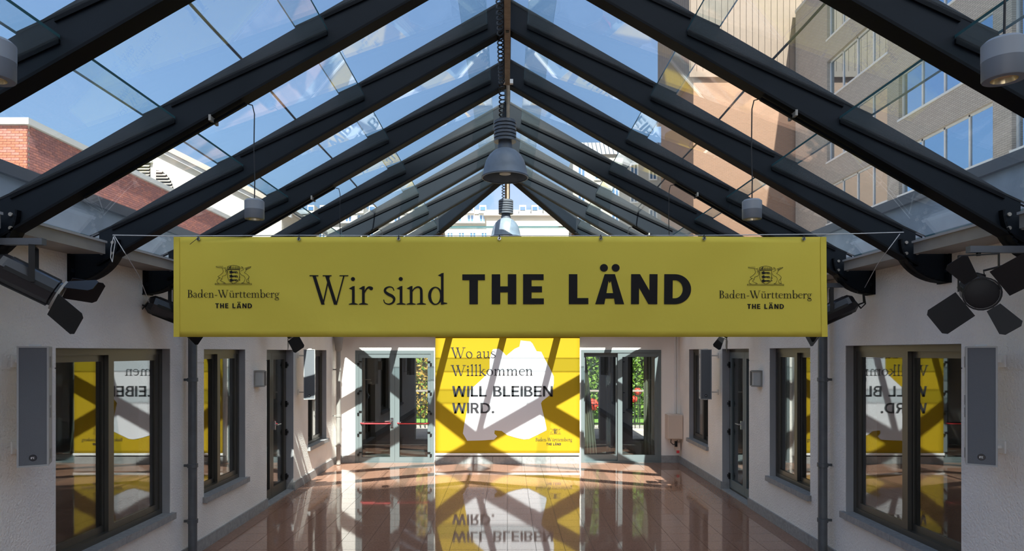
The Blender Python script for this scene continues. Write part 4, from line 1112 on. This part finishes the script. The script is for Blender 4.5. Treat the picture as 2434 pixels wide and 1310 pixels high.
# ------------------------------------------------------------------ brick building beyond the eave
BX, BY, BT = -14.8, 20.5, 9.27
bb = empty('brick_building', (BX-3, BY+7, 0), label='red brick building with a white coping seen through the glass roof', cat='building')
m = MB(); m.box(BX-6, BX-.02, BY+.02, BY+15.5, 0, BT-.20); part('mortar_core', m, 'mortar', bb)
m = MB(); m.box(BX-6, BX+.10, BY-.10, BY+15.6, BT-.20, BT); part('coping', m, 'coping', bb)
CH, BL, BD = .0833, .25, .115
fm = [MB().box(0, BL-.012, -.0, .04, 0, CH-.012).mesh('brick', k) for k in ('brick1','brick1','brick2')]
hm = [MB().box(0, .122, -.0, .04, 0, CH-.012).mesh('brick', k) for k in ('brick1','brick1','brick2')]
sm3 = [MB().box(-.04, 0, 0, BL-.012, 0, CH-.012).mesh('brick', k) for k in ('brick2','brick3','brick3')]
rest = [MB(), MB(), MB()]
b0 = wloc(bb); cnt = 0; ztop = BT-.205
rnd = random.Random(3)
cand = []
for r_ in range(62):
    z = ztop-(r_+1)*CH
    for i in range(7): cand.append(('f', BX-(i+1)*BL+(.125 if r_ % 2 else 0), z, r_, i))
    for i in range(62): cand.append(('s', BY+i*BL+(.0 if r_ % 2 else .125), z, r_, i))
def size(c): return (20 if c[0] == 'f' else 2600/(c[1]**1)**1.6) if c[3] < (19 if c[0] == 'f' else 30) else -c[3]
cand.sort(key=lambda c: -size(c))
for n_, (fc, a, z, r_, i) in enumerate(cand):
    k = rnd.randrange(3)
    if fc == 'f' and a+BL > BX+.001:
        shared('brick', hm[k], Vector((BX-.125, BY, z))-b0, bb); continue
    if n_ < 262:
        if fc == 'f': shared('brick', fm[k], Vector((a, BY, z))-b0, bb)
        else: shared('brick', sm3[k], Vector((BX, a, z))-b0, bb)
    else:
        if fc == 'f': rest[k].box(a, a+BL-.012, BY, BY+.04, z, z+CH-.012)
        else: rest[k].box(BX-.04, BX, a, a+BL-.012, z, z+CH-.012)
allb = MB()
for k in range(3): allb.add(rest[k].v, rest[k].f, k)
part('bricks_rest', allb, ['brick2','brick3','brick3'], bb, kind='stuff')

# ------------------------------------------------------------------ gabled house with louvred arch
gh = empty('gabled_house', (-20.9, 42, 0), label='cream gabled house with a louvred arched vent behind the brick building', cat='building')
pk, px_, gy, sl = 14.25, -20.9, 38.0, .50
def gz(x): return pk-sl*abs(x-px_)
m = MB(); m.prism([(px_-8.5,0),(px_+8.0,0),(px_+8.0,gz(px_+8.0)),(px_,pk),(px_-8.5,gz(px_-8.5))], 'y', gy, gy+7.2); part('wall', m, 'wallwhite', gh)
for sg in (-1, 1):
    e = px_+sg*8.6
    m = MB(); m.prism([(px_,pk),(e,gz(e)),(e,gz(e)+.32),(px_,pk+.32)], 'y', gy-.45, gy+7.5); part('roof', m, 'rooftile', gh)
    m = MB(); m.prism([(px_,pk-.25),(e,gz(e)-.25),(e,gz(e)-.02),(px_,pk-.02)], 'y', gy-.28, gy-.01); part('verge_board', m, 'coping', gh)
zb_ = 10.4
def vent(poly, zz0, zz1, xa_fn, lab=None):
    m = MB(); m.prism(poly, 'y', gy-.03, gy+.0); vt = part('vent', m, 'black', gh)
    z = zz0+.06
    while z < zz1-.05:
        xa, xb = xa_fn(z)
        if xb-xa > .05:
            m = MB(); m.add([(xa,gy-.16,z-.05),(xb,gy-.16,z-.05),(xb,gy-.03,z+.05),(xa,gy-.03,z+.05),(xa,gy-.16,z-.02),(xb,gy-.16,z-.02),(xb,gy-.03,z+.08),(xa,gy-.03,z+.08)], [(0,1,2,3),(4,7,6,5),(0,4,5,1),(3,2,6,7),(0,3,7,4),(1,5,6,2)]); part('slat', m, 'rooftile', vt)
        z += .17
cxv = px_+.05
vent([(cxv-.5,zb_),(cxv+.45,zb_),(cxv+.45,13.0-.15),(cxv-.5,13.0-.15)], zb_, 12.85, lambda z: (cxv-.5, cxv+.45))
for sg in (-1, 1):
    xa = cxv+sg*.78; Rr = 1.05; Hh = 2.05
    P = [(xa, zb_), (xa+sg*Rr, zb_)]+[(xa+sg*Rr*math.cos(t), zb_+.5+(Hh-.5)*math.sin(t)) for t in [math.pi/2*i/10 for i in range(11)]]
    def xf(z, xa=xa, sg=sg):
        t = max(0, min(1, (z-zb_-.5)/(Hh-.5))); w_ = Rr*math.sqrt(max(0, 1-t*t)); return tuple(sorted((xa, xa+sg*w_)))
    vent(P, zb_, zb_+Hh, xf)
m = MB(); m.box(cxv-.75, cxv+.6, gy-.2, gy, 12.86, 12.98); part('lintel', m, 'coping', gh)

# ------------------------------------------------------------------ office tower complex on the other side
ot = empty('office_tower', (22, 35, 0), label='tall grey brick office wing with bands of sky blue windows', cat='building')
WX, WY0, WY1, WZ = 17.6, 12.0, 40.9, 22.7
groups = [(30.8,36.6), (24.1,29.9), (17.4,23.2), (12.6,16.5)]
rowsz = [5.75, 9.1, 12.5, 15.95, 19.25]
ops = [(a, b, z, z+2.08) for a, b in groups for z in rowsz]
m = MB(); fill_wall(m, 'x', WX, WX+.5, WY0, WY1-.3, 0, WZ, ops); wgl = part('wall', m, 'wingbrick', ot)
m = MB(); m.box(WX+.5, WX+6, WY0, WY1-.4, 0, WZ); part('core', m, 'dark_room', ot)
m = MB(); m.box(WX-.06, WX+6, WY0, WY1-.35, WZ, WZ+.18); part('coping', m, 'coping', ot)
for a, b in groups:
    n = 4; w = (b-a)/n
    for z in rowsz:
        m = MB(); m.box(WX-.05, WX+.3, a-.05, b+.05, z-.09, z-.001)
        for i in range(n+1): m.box(WX+.16, WX+.26, a+i*w-.05 if 0 < i < n else (a if i == 0 else b-.09), a+i*w+.05 if 0 < i < n else (a+.09 if i == 0 else b), z, z+2.08)
        m.box(WX+.16, WX+.26, a, b, z+2.0, z+2.08); m.box(WX+.16, WX+.26, a, b, z, z+.07)
        wn_ = part('window', m, 'alu', ot)
        for i in range(n):
            m = MB(); m.box(WX+.2, WX+.23, a+i*w+.04, a+(i+1)*w-.04, z+.06, z+2.02); part('pane', m, 'mirror', wn_)
tw = empty('clad_tower', (14.5, 44, 0), label='sunlit orange brick tower with tan ribbed metal cladding on top', cat='building')
m = MB(); m.box(11.45, 24, WY1, WY1+8.6, 0, 18.9); part('brick_base', m, 'orangebrick', tw)
m = MB(); m.box(11.15, 24, WY1-.22, WY1+8.8, 18.9, 19.25); part('ledge', m, 'cladding', tw)
m = MB(); m.box(11.25, 24, WY1-.05, WY1+8.7, 19.25, 31); part('cladding_core', m, 'cladding_dark', tw)
pm = MB().box(0, .355, 0, .07, 0, 11.75).mesh('cladding_panel', 'cladding'); b0 = wloc(tw)
for i in range(26): shared('cladding_panel', pm, Vector((11.25+i*.38, WY1-.115, 19.25))-b0, tw)
pm2 = MB().box(0, .07, 0, .50, 0, 11.75).mesh('cladding_panel', 'cladding')
for i in range(16): shared('cladding_panel', pm2, Vector((11.185, WY1-.05+i*.54, 19.25))-b0, tw)
# ------------------------------------------------------------------ white buildings beyond the hipped end
def far_block(name, x0, x1, y, dep, z1, wins, lab, wmat='wallwhite', roof=None):
    root = empty(name, ((x0+x1)/2, y+dep/2, 0), label=lab, cat='building')
    m = MB(); m.box(x0, x1, y, y+dep, 0, z1); part('wall', m, wmat, root)
    for (a, b, c, e) in wins:
        fr = MB(); t = .10
        fr.box(a-t, a, y-.08, y, c-t, e+t); fr.box(b, b+t, y-.08, y, c-t, e+t); fr.box(a, b, y-.08, y, e, e+t); fr.box(a, b, y-.12, y, c-t, c); fr.box((a+b)/2-.04, (a+b)/2+.04, y-.06, y, c, e)
        w_ = part('window', fr, 'white', root)
        p_ = MB(); p_.box(a, b, y-.03, y-.005, c, e); part('pane', p_, 'farglass', w_)
    return root
S60 = 1580/60.0
def q60(x): return (x-VX)/S60
wins = []
for x in list(range(735, 1150, 29))+list(range(1240, 1460, 29)):
    wins.append((q60(x), q60(x+13), EYE+(VY-527)/S60, EYE+(VY-512)/S60))
for x in list(range(740, 1180, 27)):
    wins.append((q60(x), q60(x+12), EYE+(VY-572)/S60, EYE+(VY-554)/S60))
fb = far_block('long_white_building', q60(640), q60(1480), 60, 10, EYE+(VY-509)/S60, wins, 'long white building with a row of roof dormers behind the hipped end')
z0_, z1_ = EYE+(VY-509)/S60, EYE+(VY-482)/S60
m = MB(); m.prism([(59.9,z0_),(63,z1_),(67,z1_),(70,z0_)], 'x', q60(640), q60(1480)); part('mansard_roof', m, 'roofgrey', fb)
for x in list(range(735, 1150, 29))+list(range(1235, 1460, 29)):
    a, b = q60(x-1), q60(x+15)
    m = MB(); m.box(a, b, 59.6, 62.6, z0_, EYE+(VY-490)/S60); dm = part('dormer', m, 'wallwhite', fb)
    m = MB(); m.box(a+.08, b-.08, 59.56, 59.6, z0_+.25, EYE+(VY-494)/S60); part('pane', m, 'farglass', dm)
m = MB(); m.box(q60(640), q60(1480), 59.6, 60, EYE+(VY-532)/S60, EYE+(VY-529)/S60); part('string_course', m, 'coping', fb)
S52 = 1580/52.0
def q52(x): return (x-VX)/S52
cb_ = far_block('cream_annexe', q52(1156), q52(1352), 52, 7, EYE+(VY-514)/S52, [], 'plain cream annexe with a brown cornice in front of the long building', 'cream')
m = MB(); m.box(q52(1150), q52(1358), 51.7, 59.2, EYE+(VY-514)/S52, EYE+(VY-509)/S52); part('cornice', m, 'rooftile', cb_)
m = MB(); m.box(q52(1156), q52(1352), 51.93, 52, EYE+(VY-539)/S52, EYE+(VY-536.5)/S52); part('string_course', m, 'rooftile', cb_)
S50 = 1580/54.0
def q50(x): return (x-VX)/S50
wins = [(q50(x), q50(x+14), EYE+(VY-y-34)/S50, EYE+(VY-y)/S50) for y in (392, 446, 500) for x in (1375, 1415, 1455, 1500, 1545)]
tw2 = far_block('white_town_house', q50(1362), q50(1600), 54, 5.5, EYE+(VY-368)/S50, wins, 'taller white house with a dark ribbed mansard beside the clad tower')
z0_, z1_ = EYE+(VY-368)/S50, EYE+(VY-328)/S50
m = MB(); m.prism([(53.8,z0_),(55.2,z1_),(58.5,z1_),(59.6,z0_)], 'x', q50(1370), q50(1600)); part('mansard_roof', m, 'roofgrey', tw2)
for i in range(24):
    x = q50(1372)+i*(q50(1600)-q50(1372))/24
    m = MB(); m.add([(x,53.74,z0_),(x+.05,53.74,z0_),(x+.05,55.14,z1_),(x,55.14,z1_),(x,53.84,z0_),(x+.05,53.84,z0_),(x+.05,55.24,z1_),(x,55.24,z1_)], [(0,1,2,3),(4,7,6,5),(0,3,7,4),(1,5,6,2)]); part('roof_rib', m, 'coping_dark', tw2)
S45 = 1580/46.0
def q45(x): return (x-VX)/S45
wh = far_block('white_gable_annexe', q45(700), q45(830), 46, 5, EYE+(VY-540)/S45, [(q45(760), q45(772), EYE+(VY-575)/S45, EYE+(VY-555)/S45)], 'small white annexe with a flat roof next to the gabled house')
# ground outside
m = MB(); m.box(-60, 60, 34, 120, -.3, -.15); m.box(-60, -14, -10, 34, -.3, -.15); m.box(14, 60, -10, 34, -.3, -.15); tag(part('ground_outside', m, 'paving'), kind='structure')

# ------------------------------------------------------------------ cables lying along the outside of the roof glass
for sg, txt in ((-1, 'brick building'), (1, 'office tower')):
    X = sg*1.56; z = zu(1.56)+.243; m = MB()
    m.tube([(X, y_/2, z+.006*math.sin(y_*1.7)) for y_ in range(int(YF*2), 18)], .008, 6)
    tag(part('roof_cable', m, 'cable', smooth=True), 'dark cable lying on the rafters outside the glass, %s side' % txt, 'cable')
